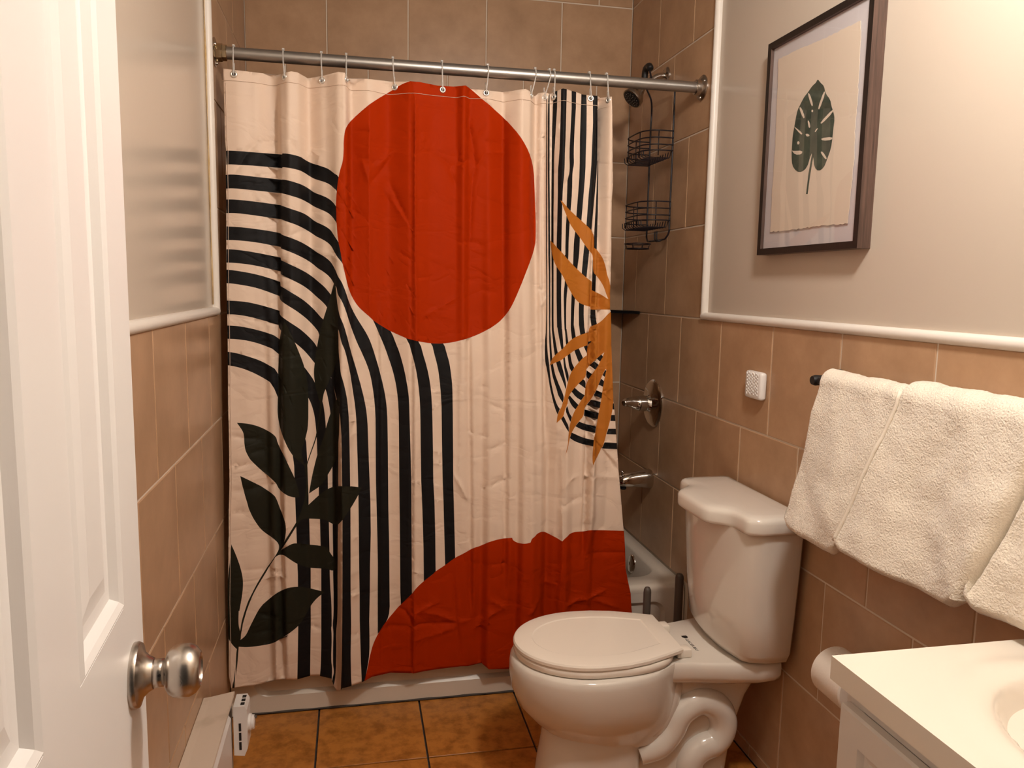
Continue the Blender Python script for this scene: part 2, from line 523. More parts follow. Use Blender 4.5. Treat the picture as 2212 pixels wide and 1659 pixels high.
# ------------------------------------------------------------------ bathtub
TY0, TZ = .034, .352
tub = thing('bathtub', 'cream enamel bathtub behind the printed shower curtain', 'bathtub', (.76, .41, 0))
b = new()
def ring(pts, z): return [(x, y, z) for x, y in pts]
x0, x1, y0, y1 = XL+.002, XR-.002, TY0, YB-.002
out0 = rrect(x0, x1, y0, y1, .004, 8)
out1 = rrect(x0+.002, x1-.002, y0+.006, y1-.002, .006, 8)
def inn(dx0, dx1, dy0, dy1, r): return rrect(x0+dx0, x1-dx1, y0+dy0, y1-dy1, r, 8)
add_loft(b, [ring(out0, TZ-.030), ring(rrect(x0, x1, y0-.002, y1, .006, 8), TZ-.016), ring(rrect(x0+.001, x1-.001, y0+.003, y1, .010, 8), TZ-.004), ring(rrect(x0+.004, x1-.004, y0+.014, y1-.004, .012, 8), TZ),
             ring(inn(.075, .052, .085, .065, .10), TZ-.002), ring(inn(.083, .060, .093, .073, .10), TZ-.010),
             ring(inn(.10, .070, .105, .085, .10), TZ-.08), ring(inn(.18, .085, .13, .11, .11), TZ-.24), ring(inn(.26, .12, .17, .15, .11), TZ-.285)], cap0=False)
obj('basin', b, 'tub', tub, smooth=True, angle=60)
# apron with a recessed panel
b = new()
ya = TY0
def aring(ix0, ix1, iz0, iz1, r, y): return [(x, y, z) for x, z in rrect(x0+ix0, x1-ix1, iz0, iz1, r, 8)]
add_loft(b, [aring(0, 0, .0, TZ-.028, .003, ya+.03), aring(0, 0, .0, TZ-.028, .003, ya), aring(.070, .070, .058, TZ-.062, .045, ya), aring(.082, .082, .070, TZ-.074, .040, ya+.012)], cap0=True)
obj('apron', b, 'tub', tub, smooth=True, angle=25)
b = new(); add_tube(b, [(x, TY0-.001, .0035) for x in np.linspace(XL+.01, XR-.01, 40)], [.0035+.0012*math.sin(i*1.7) for i in range(40)], 6)
obj('floor_caulk', b, 'floor_grout', tub, smooth=True)
oc = Vector((1.462, .385, .298))
b = new(); add_lathe(b, [(-.012, .036), (.006, .037), (.011, .035), (.014, .030), (.015, .008), (.013, .006), (.013, 0)], oc, (-1, 0, .12), 32)
obj('overflow_plate', b, 'chrome', tub, smooth=True, angle=40)

# ------------------------------------------------------------------ corner shelf, valve, spout, shower head
b = new(); arc = [(XR-.002, .575), ]
for k in range(11):
    a = math.pi/2*k/10
    t = k/10; px = (1-t)*(1-t)*(XR-.002)+2*t*(1-t)*(XR-.065)+t*t*(XR-.235); py = (1-t)*(1-t)*.575+2*t*(1-t)*.735+t*t*(YB-.002)
    arc.append((px, py))
arc.append((XR-.002, YB-.002))
add_prism(b, [(x, y, 1.279) for x, y in arc[1:]], (0, 0, .012))
obj('corner_shelf', b, 'black_shelf', label='slim black corner shelf where the tub walls meet', cat='shelf')

PY = .395
vt = thing('shower_valve', 'chrome round shower valve with lever handle on tub wall', 'faucet', (XR, PY, .945))
b = new(); add_lathe(b, [(0, .093), (.004, .093), (.008, .089), (.011, .084), (.013, .078), (.016, .050), (.020, .034), (.028, .030)], (XR, PY, .940), (-1, 0, 0), 48)
obj('escutcheon', b, 'chrome', vt, smooth=True, angle=35)
b = new(); add_lathe(b, [(.026, .030), (.040, .031), (.060, .0295), (.061, .026)], (XR, PY, .940), (-1, 0, 0), 32)
obj('collar', b, 'chrome', vt, smooth=True, angle=40)
b = new()
hp = [(XR-.060, PY, .940), (XR-.072, PY, .942), (XR-.092, PY-.004, .945), (XR-.112, PY-.010, .946), (XR-.124, PY-.015, .944), (XR-.130, PY-.018, .942)]
add_tube(b, bezier(hp, 5), [.029, .0288, .0285, .028, .0275, .0268, .026, .025, .0242, .0232, .0222, .021, .020, .019, .0182, .0172, .0164, .0156, .0148, .0142, .0136, .013, .0122, .0112, .0102, .008][:26], 24)
obj('handle', b, 'chrome', vt, smooth=True, angle=50)

sp = thing('tub_spout', 'chrome tub spout low on wall behind curtain edge', 'faucet', (XR, PY, .64))
b = new(); rings = []
for i, (dx, top, bot, hw) in enumerate([(0, .676, .606, .034), (.004, .678, .604, .036), (.03, .674, .607, .034), (.07, .668, .610, .031), (.10, .662, .612, .029), (.122, .656, .614, .027), (.133, .649, .617, .023), (.136, .640, .622, .016)]):
    cz, hz = (top+bot)/2, (top-bot)/2
    rings.append([(XR-dx, PY+hw*math.copysign(abs(math.cos(a))**.75, math.cos(a)), cz+hz*math.copysign(abs(math.sin(a))**.75, math.sin(a))) for a in [2*math.pi*k/24 for k in range(24)]])
add_loft(b, rings)
obj('spout_body', b, 'chrome', sp, smooth=True, angle=55)
b = new(); add_lathe(b, [(0, .012), (.010, .012), (.012, .010)], (XR-.112, PY, .613), (0, 0, -1), 16)
obj('outlet', b, 'dark', sp)
b = new(); add_lathe(b, [(0, .004), (.012, .004), (.014, .008), (.020, .008), (.021, 0)], (XR-.118, PY, .655), (0, 0, 1), 14)
obj('diverter_knob', b, 'chrome', sp, smooth=True)

sh = thing('wall_shower', 'small chrome shower head on bent arm above caddy', 'shower head', (XR, PY, 2.16))
b = new(); add_lathe(b, [(0, .031), (.003, .031), (.010, .024), (.012, .012)], (XR, PY, 2.165), (-1, 0, 0), 32)
obj('flange', b, 'nickel', sh, smooth=True, angle=40)
b = new(); add_tube(b, bezier([(XR-.002, PY, 2.165), (XR-.035, PY, 2.160), (XR-.070, PY, 2.138), (XR-.095, PY, 2.112)], 6), .0105, 14)
obj('arm', b, 'chrome', sh, smooth=True)
hd = Vector((-.060, -.012, -.062)).normalized()
b = new(); add_lathe(b, [(-.006, .011), (.004, .014), (.010, .014), (.011, .017), (.019, .020), (.030, .027), (.044, .0365), (.058, .0405), (.062, .0400), (.063, .037)], (XR-.093, PY, 2.115), hd, 32)
obj('head', b, 'nickel', sh, smooth=True, angle=50)
b = new(); fc = Vector((XR-.093, PY, 2.115))+hd*.0632
add_lathe(b, [(-.004, .036), (.0, .036), (.001, .034), (.001, 0)], fc, hd, 28)
fcp = obj('spray_face', b, 'rubber', sh, smooth=True, angle=40)
nn, bb = frame_for(hd)
b = new()
for rr_, cnt in ((.008, 5), (.017, 9), (.026, 14)):
    for k in range(cnt):
        a = 2*math.pi*k/cnt
        add_lathe(b, [(0, .0017), (.0022, .0012)], fc+hd*.0008+(nn*math.cos(a)+bb*math.sin(a))*rr_, hd, 6)
obj('nozzles', b, 'handle_grey', fcp, kind='stuff')

# ------------------------------------------------------------------ wire caddy hanging from the shower arm
cd = thing('shower_caddy', 'black wire shower caddy with two baskets on tub wall', 'caddy', (XR-.02, PY-.015, 1.56))
CX = XR-.022
yl, yr = PY+.085, PY-.135           # left and right long wires (left = deeper in the alcove)
b = new()
add_tube(b, bezier([(XR-.075, PY+.010, 2.186), (XR-.075, PY+.035, 2.176), (XR-.066, PY+.036, 2.130), (XR-.040, PY+.045, 2.085), (CX, yl-.004, 2.045), (CX, yl, 2.00)], 6)+bezier([(CX, yl, 1.98), (CX, yl, 1.62), (CX, yl, 1.585), (CX-.004, yl-.02, 1.566), (CX-.004, yl-.05, 1.562), (CX-.004, yr+.05, 1.562), (CX-.004, yr+.02, 1.566), (CX, yr, 1.59), (CX, yr, 1.64), (CX, yr, 2.05), (CX, yr+.015, 2.088), (CX-.02, yr+.06, 2.105), (XR-.075, PY-.045, 2.118), (XR-.075, PY-.034, 2.150), (XR-.075, PY-.010, 2.186)], 6), .0034, 8)
obj('hanger_frame', b, 'wire', cd, smooth=True)
b = new(); add_tube(b, bezier([(XR-.075, PY-.026, 2.178), (XR-.075, PY-.014, 2.190), (XR-.075, PY+.014, 2.190), (XR-.075, PY+.026, 2.178), (XR-.075, PY+.030, 2.15)], 5), .012, 12)
obj('rubber_grip', b, 'rubber', cd, smooth=True)
def basket(ztop, zbot, name='basket'):
    base = None
    levels = [ztop, ztop-.024, ztop-.048, zbot]
    dep = .105
    b = new()
    def loopz(z, shrink=0):
        return [(CX, yr-.004+shrink, z), (CX-.02, yr-.004+shrink, z), (CX-dep*.55, yr-.004+shrink, z), (CX-dep+.02, yr+.012+shrink, z), (CX-dep, yr+.05, z), (CX-dep, yl-.05, z), (CX-dep+.02, yl-.012-shrink, z), (CX-dep*.55, yl+.004-shrink, z), (CX-.02, yl+.004-shrink, z), (CX, yl+.004-shrink, z)]
    for z in levels: add_tube(b, bezier(loopz(z), 3), .0024, 6)
    base = obj(name, b, 'wire', cd, smooth=True)
    n = 9
    for k in range(n):
        b = new(); y = yr+.012+(yl-yr-.024)*k/(n-1)
        add_tube(b, [(CX, y, zbot), (CX-.004, y, zbot-.020), (CX-.010, y, zbot-.024), (CX-dep+.012, y, zbot-.024), (CX-dep+.002, y, zbot-.018), (CX-dep, y, zbot)], .0019, 5)
        obj('floor_wire', b, 'wire', base, smooth=True)
    for (x, y) in ((CX-dep, yr+.05), (CX-dep, yl-.05), (CX-.055, yr-.004), (CX-.055, yl+.004)):
        obj('upright_wire', add_tube(new(), [(x, y, ztop), (x, y, zbot-.018)], .002, 5), 'wire', base, smooth=True)
basket(1.940, 1.872)
basket(1.694, 1.628)
b = new(); zz = 1.550
cyc = PY+.02
add_tube(b, [(CX-.060+.048*math.cos(a), cyc+.055*math.sin(a), zz) for a in [2*math.pi*k/20 for k in range(20)]], .0022, 6, closed=True)
add_tube(b, [(CX-.060+.042*math.cos(a), cyc+.048*math.sin(a), zz-.018) for a in [2*math.pi*k/20 for k in range(20)]], .0022, 6, closed=True)
for k in range(7):
    y = cyc-.040+.08*k/6; hx = .042*math.sqrt(max(0, 1-((y-cyc)/.048)**2))
    add_tube(b, [(CX-.060-hx, y, zz-.018), (CX-.060+hx, y, zz-.018)], .0016, 5)
for k in range(8):
    a = 2*math.pi*k/8
    add_tube(b, [(CX-.060+.048*math.cos(a), cyc+.055*math.sin(a), zz), (CX-.060+.042*math.cos(a), cyc+.048*math.sin(a), zz-.018)], .0016, 5)
add_tube(b, [(CX-.014, cyc, zz+.010), (CX-.004, cyc, zz+.012)], .002, 5)
obj('soap_dish', b, 'wire', cd, smooth=True)
for y in (PY-.065, PY-.085):
    b = new(); add_tube(b, bezier([(CX-.004, y, 1.562), (CX-.018, y, 1.556), (CX-.026, y, 1.566), (CX-.026, y, 1.592)], 4), .0026, 6)
    obj('razor_hook', b, 'wire', cd, smooth=True)
# ------------------------------------------------------------------ curtain rod
RY, RZ, RR = .080, 2.047, .0178
rod = thing('curtain_rod', 'brushed steel shower curtain rod between the tiled walls', 'curtain rod', (.76, RY, RZ))
b = new(); add_tube(b, [(XL+.034, RY, RZ), (.5, RY, RZ), (1.0, RY, RZ), (XR-.026, RY, RZ)], RR, 28)
obj('tube', b, 'rod', rod, smooth=True, angle=50)
for X, s, mm in ((XL, 1, 'brass_nut'), (XR, -1, 'nickel')):
    b = new()
    if s > 0: add_lathe(b, [(0, .041), (.003, .041), (.0045, .038)], (X, RY, RZ), (s, 0, 0), 32)
    else: add_lathe(b, [(0, .041), (.003, .041), (.0055, .038), (.008, .030), (.012, .026), (.026, .0245), (.028, .022)], (X, RY, RZ), (s, 0, 0), 36)
    fl = obj('flange', b, 'nickel', rod, smooth=True, angle=35)
    if s > 0:
        b = new(); add_lathe(b, [(.003, .0265), (.022, .0265), (.024, .0235), (.034, .0235), (.036, .021)], (X, RY, RZ), (s, 0, 0), 8)
        obj('hex_collar', b, 'brass_nut', fl)
    for a in (90, 210, 330):
        b = new(); add_lathe(b, [(.002, .0045), (.0065, .0045), (.0085, .002), (.0085, 0)], (X+s*.002, RY+.032*math.cos(math.radians(a)), RZ-.032*math.sin(math.radians(a))), (s, 0, 0), 10)
        obj('screw', b, 'chrome', fl, smooth=True, angle=50)

# ------------------------------------------------------------------ shower curtain
TOPK=[(-.02,.055),(.05,.05),(.10,.06),(.148,.082),(.168,.066),(.20,.034),(.225,.038),(.255,.085),(.30,.052),(.345,.012),(.362,.010),(.378,.066),(.43,.050),(.492,.080),(.565,.042),(.572,.048),(.645,.064),(.70,.074),(.722,.050),(.745,.078),(.80,.070),(.852,.096),(.905,.046),(.93,.052),(.962,.102),(.978,.075),(.99,.072),(1.006,.082),(1.014,.055),(1.032,.02),(1.072,.038),(1.105,.050),(1.152,.046),(1.166,.112),(1.196,.050),(1.40,.04)]
BOTK=[(-.02,-.034),(.06,-.018),(.118,-.002),(.135,-.022),(.19,-.018),(.235,-.002),(.265,-.004),(.298,-.012),(.320,-.004),(.334,-.052),(.352,-.045),(.40,-.028),(.45,-.010),(.49,.0),(.54,-.010),(.558,-.016),(.65,-.004),(.715,-.004),(.75,.0),(.785,.006),(.808,-.024),(.86,-.020),(.90,-.012),(.918,-.040),(.945,-.050),(.975,-.034),(1.005,.002),(1.03,-.016),(1.06,-.042),(1.09,-.022),(1.15,-.018),(1.165,-.008),(1.25,-.02),(1.40,-.02)]
# ridges: (x_top, z_top, x_bottom, z_bottom, width, depth) narrow vertical pleats
STEP=[(.162,1.95,.156,.15,.013,.020),(.332,1.35,.330,.12,.012,.016),(.455,1.30,.452,.2,.010,.007),(.562,1.95,.556,.15,.009,.010),(.742,1.2,.752,.35,.010,.012),(.858,1.9,.862,.4,.012,.013),(.985,1.95,.992,.9,.012,.022),(1.160,1.95,1.128,.55,.012,.034)]
def _ci(k,x):
    if x<=k[0][0]: return k[0][1]
    for i in range(1,len(k)):
        if x<k[i][0]:
            a,b=k[i-1],k[i];t=(x-a[0])/(b[0]-a[0]);t=t*t*(3-2*t)*.6+t*.4
            return a[1]+(b[1]-a[1])*t
    return k[-1][1]
def curtain_y(x,z):
    t=min(1,max(0,(1.995-z)/1.55));t=t*t*(3-2*t)
    y=(1-t)*_ci(TOPK,x)+t*_ci(BOTK,x)
    for xt,zt,xb,zb,w,d in STEP:
        if z>zt+.08 or z<zb-.08: continue
        f=min(1,max(0,(zt+.08-z)/.16))*min(1,max(0,(z-zb+.08)/.16))
        xc=xt+(xb-xt)*min(1,max(0,(zt-z)/(zt-zb)));u=(x-xc)/w
        if -1<u<=0: y+=f*d*(u+1)*.6
        elif 0<u<1: y+=f*d*(.6-1.6*u)
        elif 1<=u<6: y-=f*d*(6-u)/5
    y+=.0022*math.sin(9*z+23*x)*math.sin(5.3*z-11*x)
    return y

CREAM_EDGE=[
"154,19959 530,19931 894,19932 1262,19949 1654,19919 1875,19918 2080,19960 2248,19954 2526,19916 3010,19955 3435,19994 3621,19975 3686,19874 4258,19945 4627,19970 5002,19986 5416,19946 5839,19953 6421,19918 6921,19948 7272,19961 7835,19903 8502,19935 8820,19941 9153,19969 9280,19929 9561,19876 9676,19979 9846,19977 9992,19924 10119,19967 10295,19994 10739,19967 11015,19924 11477,19899 11733,19948 11891,19915 11977,19907 11994,19385 11999,18988 12008,18593 12025,18251 12040,17907 12054,17560 12073,17244 12038,16602 12042,16230 12046,15856 12052,15481 12071,14877 12066,14430 12060,13982 12053,13656 12063,13116 12094,13051 12120,12493 12134,11972 12171,11310 12209,10645 12237,10046 12244,10090 12314,9438 12351,8964 12387,8489 12417,8139 12448,7788 12486,7417 12525,7043 12567,6667 12611,6288 12655,5907 12690,5704 12756,5071 12795,4398 12895,3944 13010,3488 13056,2948 13137,2442 13178,1966 13221,1485 13265,1001 12859,1000 12450,1008 12061,989 11674,967 11239,1029 10859,1057 10469,1111 10168,994 9736,1148 9231,1212 8795,1115 8118,1202 7908,1324 7459,1239 7191,1268 6843,1258 6496,1248 6033,1248 5577,1232 5244,1232 4911,1240 4311,1240 3972,1144 3366,1121 3196,775 3098,997 3029,1258 2653,1353 2351,1365 1963,1367 1648,1397 1330,1402 972,1277 643,1270 318,1280 0,1302 -50,1719 -43,2110 -34,2501 -25,2892 -22,3303 -19,3712 -16,4118 7,4756 22,5105 36,5451 43,5797 50,6142 55,5855 60,6176 64,6497 69,6817 92,7309 115,7844 118,8190 119,8534 120,8878 121,9220 118,9648 114,10075 116,10410 119,10745 121,11079 124,11414 128,11748 128,12133 128,12517 128,12887 127,13256 127,13677 128,13986 129,14295 130,14603 131,14911 137,15245 142,15578 149,15910 156,16241 157,16590 158,16939 169,17280 180,17621 155,17966 154,18302 153,18636 153,18970 153,19301 153,19631",
]
BLACK=[
"180,17621 223,17634 354,17635 698,17635 1187,17639 1773,17581 1786,17612 1883,17600 1947,17589 2011,17580 2083,17574 2166,17565 2237,17553 2292,17543 2333,17533 2362,17519 2394,17506 2431,17492 2472,17479 2517,17464 2574,17443 2641,17415 2718,17384 2845,17337 2965,17293 3020,17273 3054,17258 3085,17242 3114,17225 3141,17206 3168,17186 3194,17164 3221,17140 3248,17113 3276,17088 3305,17064 3335,17043 3366,17025 3580,16709 3778,16458 3981,16142 4184,15824 4359,15548 4537,15275 4717,15001 4899,14722 5076,14437 5251,14151 5425,13867 5605,13582 5779,13298 5995,12957 6212,12612 6427,12266 6649,11885 6674,11785 6718,11625 6761,11486 6786,11384 6808,11276 6831,11128 6866,10847 6881,10706 6888,10589 6895,10378 6900,10049 6905,9720 6907,9360 6909,9001 6911,8640 6913,8279 6915,7917 6917,7554 6931,7090 6946,6622 6958,6223 6970,5822 6983,5420 6995,5016 6669,4759 6658,5117 6647,5475 6636,5831 6625,6186 6615,6540 6604,6892 6590,7230 6577,7565 6570,7920 6564,8273 6558,8625 6552,8976 6549,9310 6545,9644 6541,9977 6513,10446 6484,10757 6456,10991 6434,11139 6407,11279 6376,11410 6325,11597 6277,11787 6257,11887 6054,12241 5857,12560 5666,12875 5486,13182 5308,13475 5130,13768 4950,14061 4767,14353 4583,14641 4401,14925 4222,15210 4045,15497 3863,15789 3682,16048 3505,16313 3315,16609 3280,16637 3240,16677 3206,16717 3171,16747 3145,16767 3115,16787 3083,16805 3050,16822 3015,16837 2961,16857 2860,16892 2763,16926 2705,16949 2652,16974 2595,17006 2508,17056 2420,17097 2374,17114 2340,17125 2307,17133 2274,17139 2230,17147 2174,17157 2108,17165 1992,17176 1907,17191 1853,17201 1780,17210 1767,17184 1327,17247 936,17242 466,17238 322,17238 252,17235 184,17225",
"158,16932 287,16946 379,16949 477,16946 627,16938 931,16922 1323,16914 1762,16845 1775,16851 1848,16840 1900,16828 1980,16809 2123,16780 2206,16760 2254,16748 2293,16739 2332,16730 2371,16719 2411,16706 2452,16690 2493,16671 2532,16649 2572,16622 2610,16591 2655,16562 2706,16534 2763,16507 2857,16470 2936,16436 2984,16415 3027,16395 3068,16373 3106,16349 3142,16323 3175,16295 3206,16266 3234,16235 3260,16203 3284,16170 3456,15888 3614,15632 3773,15404 3935,15140 4115,14844 4295,14549 4478,14255 4664,13958 4851,13657 5035,13356 5217,13055 5379,12775 5543,12495 5702,12219 5884,11897 5907,11797 5960,11607 6037,11357 6101,11108 6152,10858 6189,10609 6214,10360 6233,10048 6250,9488 6256,9114 6261,8739 6265,8355 6268,7970 6273,7583 6292,7247 6312,6910 6322,6567 6331,6223 6341,5878 6346,5450 6351,5021 6357,4591 5964,4328 5961,4693 5957,5056 5955,5417 5941,5848 5928,6277 5914,6704 5895,7169 5875,7630 5869,8081 5863,8530 5860,8861 5857,9192 5854,9521 5846,9984 5831,10280 5806,10565 5769,10855 5720,11151 5678,11346 5645,11488 5584,11727 5525,11943 5365,12263 5153,12635 4940,13008 4754,13311 4570,13611 4387,13908 4207,14203 4028,14497 3850,14791 3642,15114 3436,15448 3283,15701 3252,15748 3222,15789 3192,15826 3162,15858 3132,15886 3099,15912 3062,15936 3022,15959 2958,15991 2852,16039 2758,16081 2701,16109 2650,16136 2605,16164 2567,16191 2528,16215 2488,16235 2448,16253 2385,16277 2331,16294 2296,16304 2264,16313 2219,16326 2135,16347 1980,16383 1866,16417 1769,16444 1757,16447 1318,16510 924,16524 489,16543 343,16547 259,16544 156,16532",
"149,16215 252,16224 336,16225 482,16220 918,16197 1475,16158 1705,16109 1742,16087 1825,16055 2022,15986 2196,15942 2284,15917 2343,15899 2394,15881 2439,15859 2483,15834 2526,15806 2570,15773 2613,15736 2661,15701 2712,15669 2766,15639 2853,15599 2950,15551 3010,15519 3046,15497 3079,15474 3109,15451 3136,15427 3162,15399 3186,15367 3211,15330 3246,15268 3296,15186 3336,15127 3453,14932 3608,14670 3763,14417 3922,14146 4081,13874 4241,13601 4403,13326 4566,13048 4732,12753 4900,12453 5026,12210 5075,12072 5134,11915 5174,11817 5204,11734 5252,11580 5327,11301 5388,11028 5458,10625 5484,10419 5497,10282 5509,10074 5521,9519 5530,9189 5539,8858 5548,8525 5558,8075 5568,7622 5570,7289 5573,6954 5574,6585 5576,6215 5577,5845 5578,5475 5579,5104 5580,4731 5581,4355 5583,3977 5591,3929 5238,3557 5220,3972 5218,4332 5215,4689 5213,5044 5211,5396 5209,5746 5207,6096 5205,6444 5202,6836 5199,7226 5196,7616 5194,7948 5193,8278 5191,8607 5190,8935 5189,9261 5183,9816 5167,10154 5146,10383 5128,10532 5106,10675 5080,10814 5051,10949 5017,11085 4979,11222 4924,11396 4815,11716 4732,11941 4622,12206 4501,12495 4429,12652 4175,13139 4023,13427 3872,13713 3721,13998 3491,14428 3462,14467 3396,14548 3361,14594 3335,14632 3310,14672 3275,14734 3231,14816 3201,14877 3178,14915 3153,14949 3126,14980 3096,15009 3065,15036 3031,15060 2997,15083 2960,15105 2921,15126 2858,15160 2787,15194 2743,15216 2704,15239 2669,15261 2624,15294 2544,15348 2473,15389 2424,15415 2346,15453 2257,15490 2194,15517 2129,15541 2045,15568 1886,15619 1703,15695 1679,15699 1282,15755 910,15792 539,15822 396,15828 299,15828 153,15820",
"146,15435 228,15431 550,15421 810,15403 1276,15357 1494,15327 1594,15310 1699,15272 1719,15243 1782,15213 1837,15192 1942,15157 2071,15113 2164,15079 2223,15055 2278,15031 2329,15007 2400,14969 2485,14920 2561,14870 2635,14819 2686,14780 2722,14756 2759,14732 2798,14709 2859,14676 2937,14629 2992,14592 3026,14567 3059,14540 3091,14513 3121,14484 3151,14450 3180,14409 3210,14361 3241,14307 3269,14253 3294,14199 3316,14146 3336,14093 3357,14044 3380,13999 3405,13959 3431,13922 3455,13885 3475,13848 3498,13799 3534,13711 3463,13879 3550,13670 3604,13518 3655,13350 3693,13240 3719,13172 3758,13078 3814,12958 3874,12842 3944,12719 4064,12525 4164,12361 4228,12244 4273,12151 4303,12083 4331,12011 4366,11912 4427,11724 4570,11231 4674,10815 4734,10536 4770,10331 4789,10198 4804,10068 4817,9911 4832,9633 4837,9201 4842,8767 4844,8386 4845,8003 4847,7619 4849,7162 4851,6704 4857,6366 4864,6028 4871,5688 4872,5351 4874,5013 4875,4672 4877,4328 4879,3981 4883,3511 4861,3271 4812,3107 4714,2941 4497,2628 4498,2975 4499,3325 4500,3674 4501,4022 4505,4490 4510,4953 4505,5339 4501,5721 4495,6060 4488,6398 4482,6734 4472,7191 4463,7647 4462,7984 4462,8319 4462,8654 4462,8988 4462,9320 4462,9651 4446,10020 4423,10278 4389,10548 4354,10775 4328,10913 4309,11000 4288,11082 4267,11160 4243,11233 4215,11313 4167,11440 4044,11730 3944,11946 3881,12098 3792,12335 3701,12617 3612,12920 3555,13090 3516,13190 3487,13255 3466,13298 3443,13341 3417,13383 3388,13426 3366,13470 3348,13516 3337,13564 3330,13614 3323,13655 3311,13702 3290,13729 3269,13759 3245,13793 3215,13844 3188,13894 3167,13927 3145,13958 3120,13989 3094,14019 3064,14049 3031,14079 2995,14108 2935,14153 2877,14192 2839,14215 2801,14237 2765,14261 2729,14287 2694,14315 2660,14345 2623,14376 2583,14407 2540,14438 2496,14468 2451,14496 2407,14523 2363,14548 2296,14583 2189,14634 2065,14688 1931,14741 1697,14828 1682,14876 1372,14932 1086,14978 850,15006 710,15018 524,15029 333,15037 139,15036",
"135,14765 280,14763 376,14758 519,14746 767,14718 1081,14670 1369,14617 1676,14557 1691,14477 1998,14338 2246,14220 2347,14165 2402,14133 2445,14105 2486,14077 2548,14033 2632,13970 2754,13870 2853,13788 2904,13744 2939,13711 2970,13680 3009,13635 3062,13572 3142,13472 3280,13715 3311,13447 3335,13227 3357,13078 3379,12964 3395,12896 3412,12838 3431,12788 3460,12724 3495,12637 3519,12571 3535,12523 3559,12445 3607,12263 3670,12000 3734,11744 3875,11231 4013,10721 4099,10356 4145,10125 4180,9905 4196,9754 4206,9634 4218,9428 4228,9060 4237,8691 4247,8320 4267,7676 4277,7348 4287,7020 4289,6687 4291,6354 4293,6019 4283,5678 4273,5334 4262,4988 4258,4540 4253,4088 4240,3617 4228,3146 4234,2538 4230,2234 4220,2032 4197,1831 4144,1529 4067,1152 3982,1125 3969,1498 3955,1870 3947,2321 3938,2770 3929,3218 3930,3607 3932,3996 3933,4384 3934,4769 3928,4160 3925,4624 3923,5083 3922,5463 3922,5839 3922,6212 3922,6583 3919,6963 3916,7343 3914,7721 3906,8097 3899,8471 3891,8845 3881,9392 3869,9695 3851,9938 3825,10181 3775,10545 3708,11037 3642,11409 3583,11679 3558,11771 3541,11827 3512,11903 3476,11987 3457,12041 3442,12093 3429,12151 3409,12249 3386,12350 3371,12403 3343,12468 3271,12611 3147,12856 3075,12991 3013,13095 2962,13169 2899,13234 2845,13284 2804,13320 2735,13375 2563,13530 2493,13591 2452,13627 2396,13671 2347,13708 2315,13731 2270,13760 2177,13812 1991,13908 1668,14064 1670,14144 1364,14212 1075,14277 839,14319 699,14338 513,14357 370,14366 274,14370 130,14371",
"127,14161 258,14153 446,14132 603,14109 788,14077 975,14037 1161,13988 1353,13930 1648,13830 1662,13703 1721,13679 1986,13524 2171,13405 2280,13328 2348,13272 2391,13233 2434,13194 2476,13153 2538,13091 2622,13008 2743,12878 2831,12778 2898,12718 2973,12664 3094,12587 3349,12455 3358,12295 3361,12121 3361,11879 3366,11737 3373,11639 3389,11485 3407,11269 3418,11162 3430,11093 3444,11034 3460,10986 3479,10921 3510,10800 3560,10574 3586,10428 3602,10317 3622,10131 3646,9785 3661,9219 3664,8789 3668,8357 3669,7992 3671,7626 3673,7260 3674,6893 3672,6569 3670,6244 3668,5917 3666,5588 3664,5256 3661,4922 3659,4586 3657,4248 3659,3894 3662,3540 3664,3185 3653,2712 3641,2238 3643,1873 3646,1497 3661,1125 3322,1028 3340,1419 3357,1792 3367,2160 3376,2524 3384,2924 3391,3323 3399,3722 3405,4119 3410,4515 3416,4910 3419,5258 3423,5605 3426,5948 3429,6289 3432,6626 3432,6979 3432,7331 3431,7682 3430,8054 3429,8425 3427,8973 3423,9246 3405,9526 3392,9790 3349,10042 3228,10528 3130,10917 3032,11310 2934,11700 2801,12165 2742,12340 2713,12379 2681,12421 2645,12464 2605,12509 2540,12580 2460,12667 2405,12725 2362,12768 2289,12837 2166,12940 2073,13008 2011,13051 1916,13110 1802,13181 1731,13230 1683,13260 1649,13291 1625,13331 1607,13406 1245,13542 1050,13609 938,13642 850,13664 699,13695 444,13736 312,13752 233,13759 128,13762",
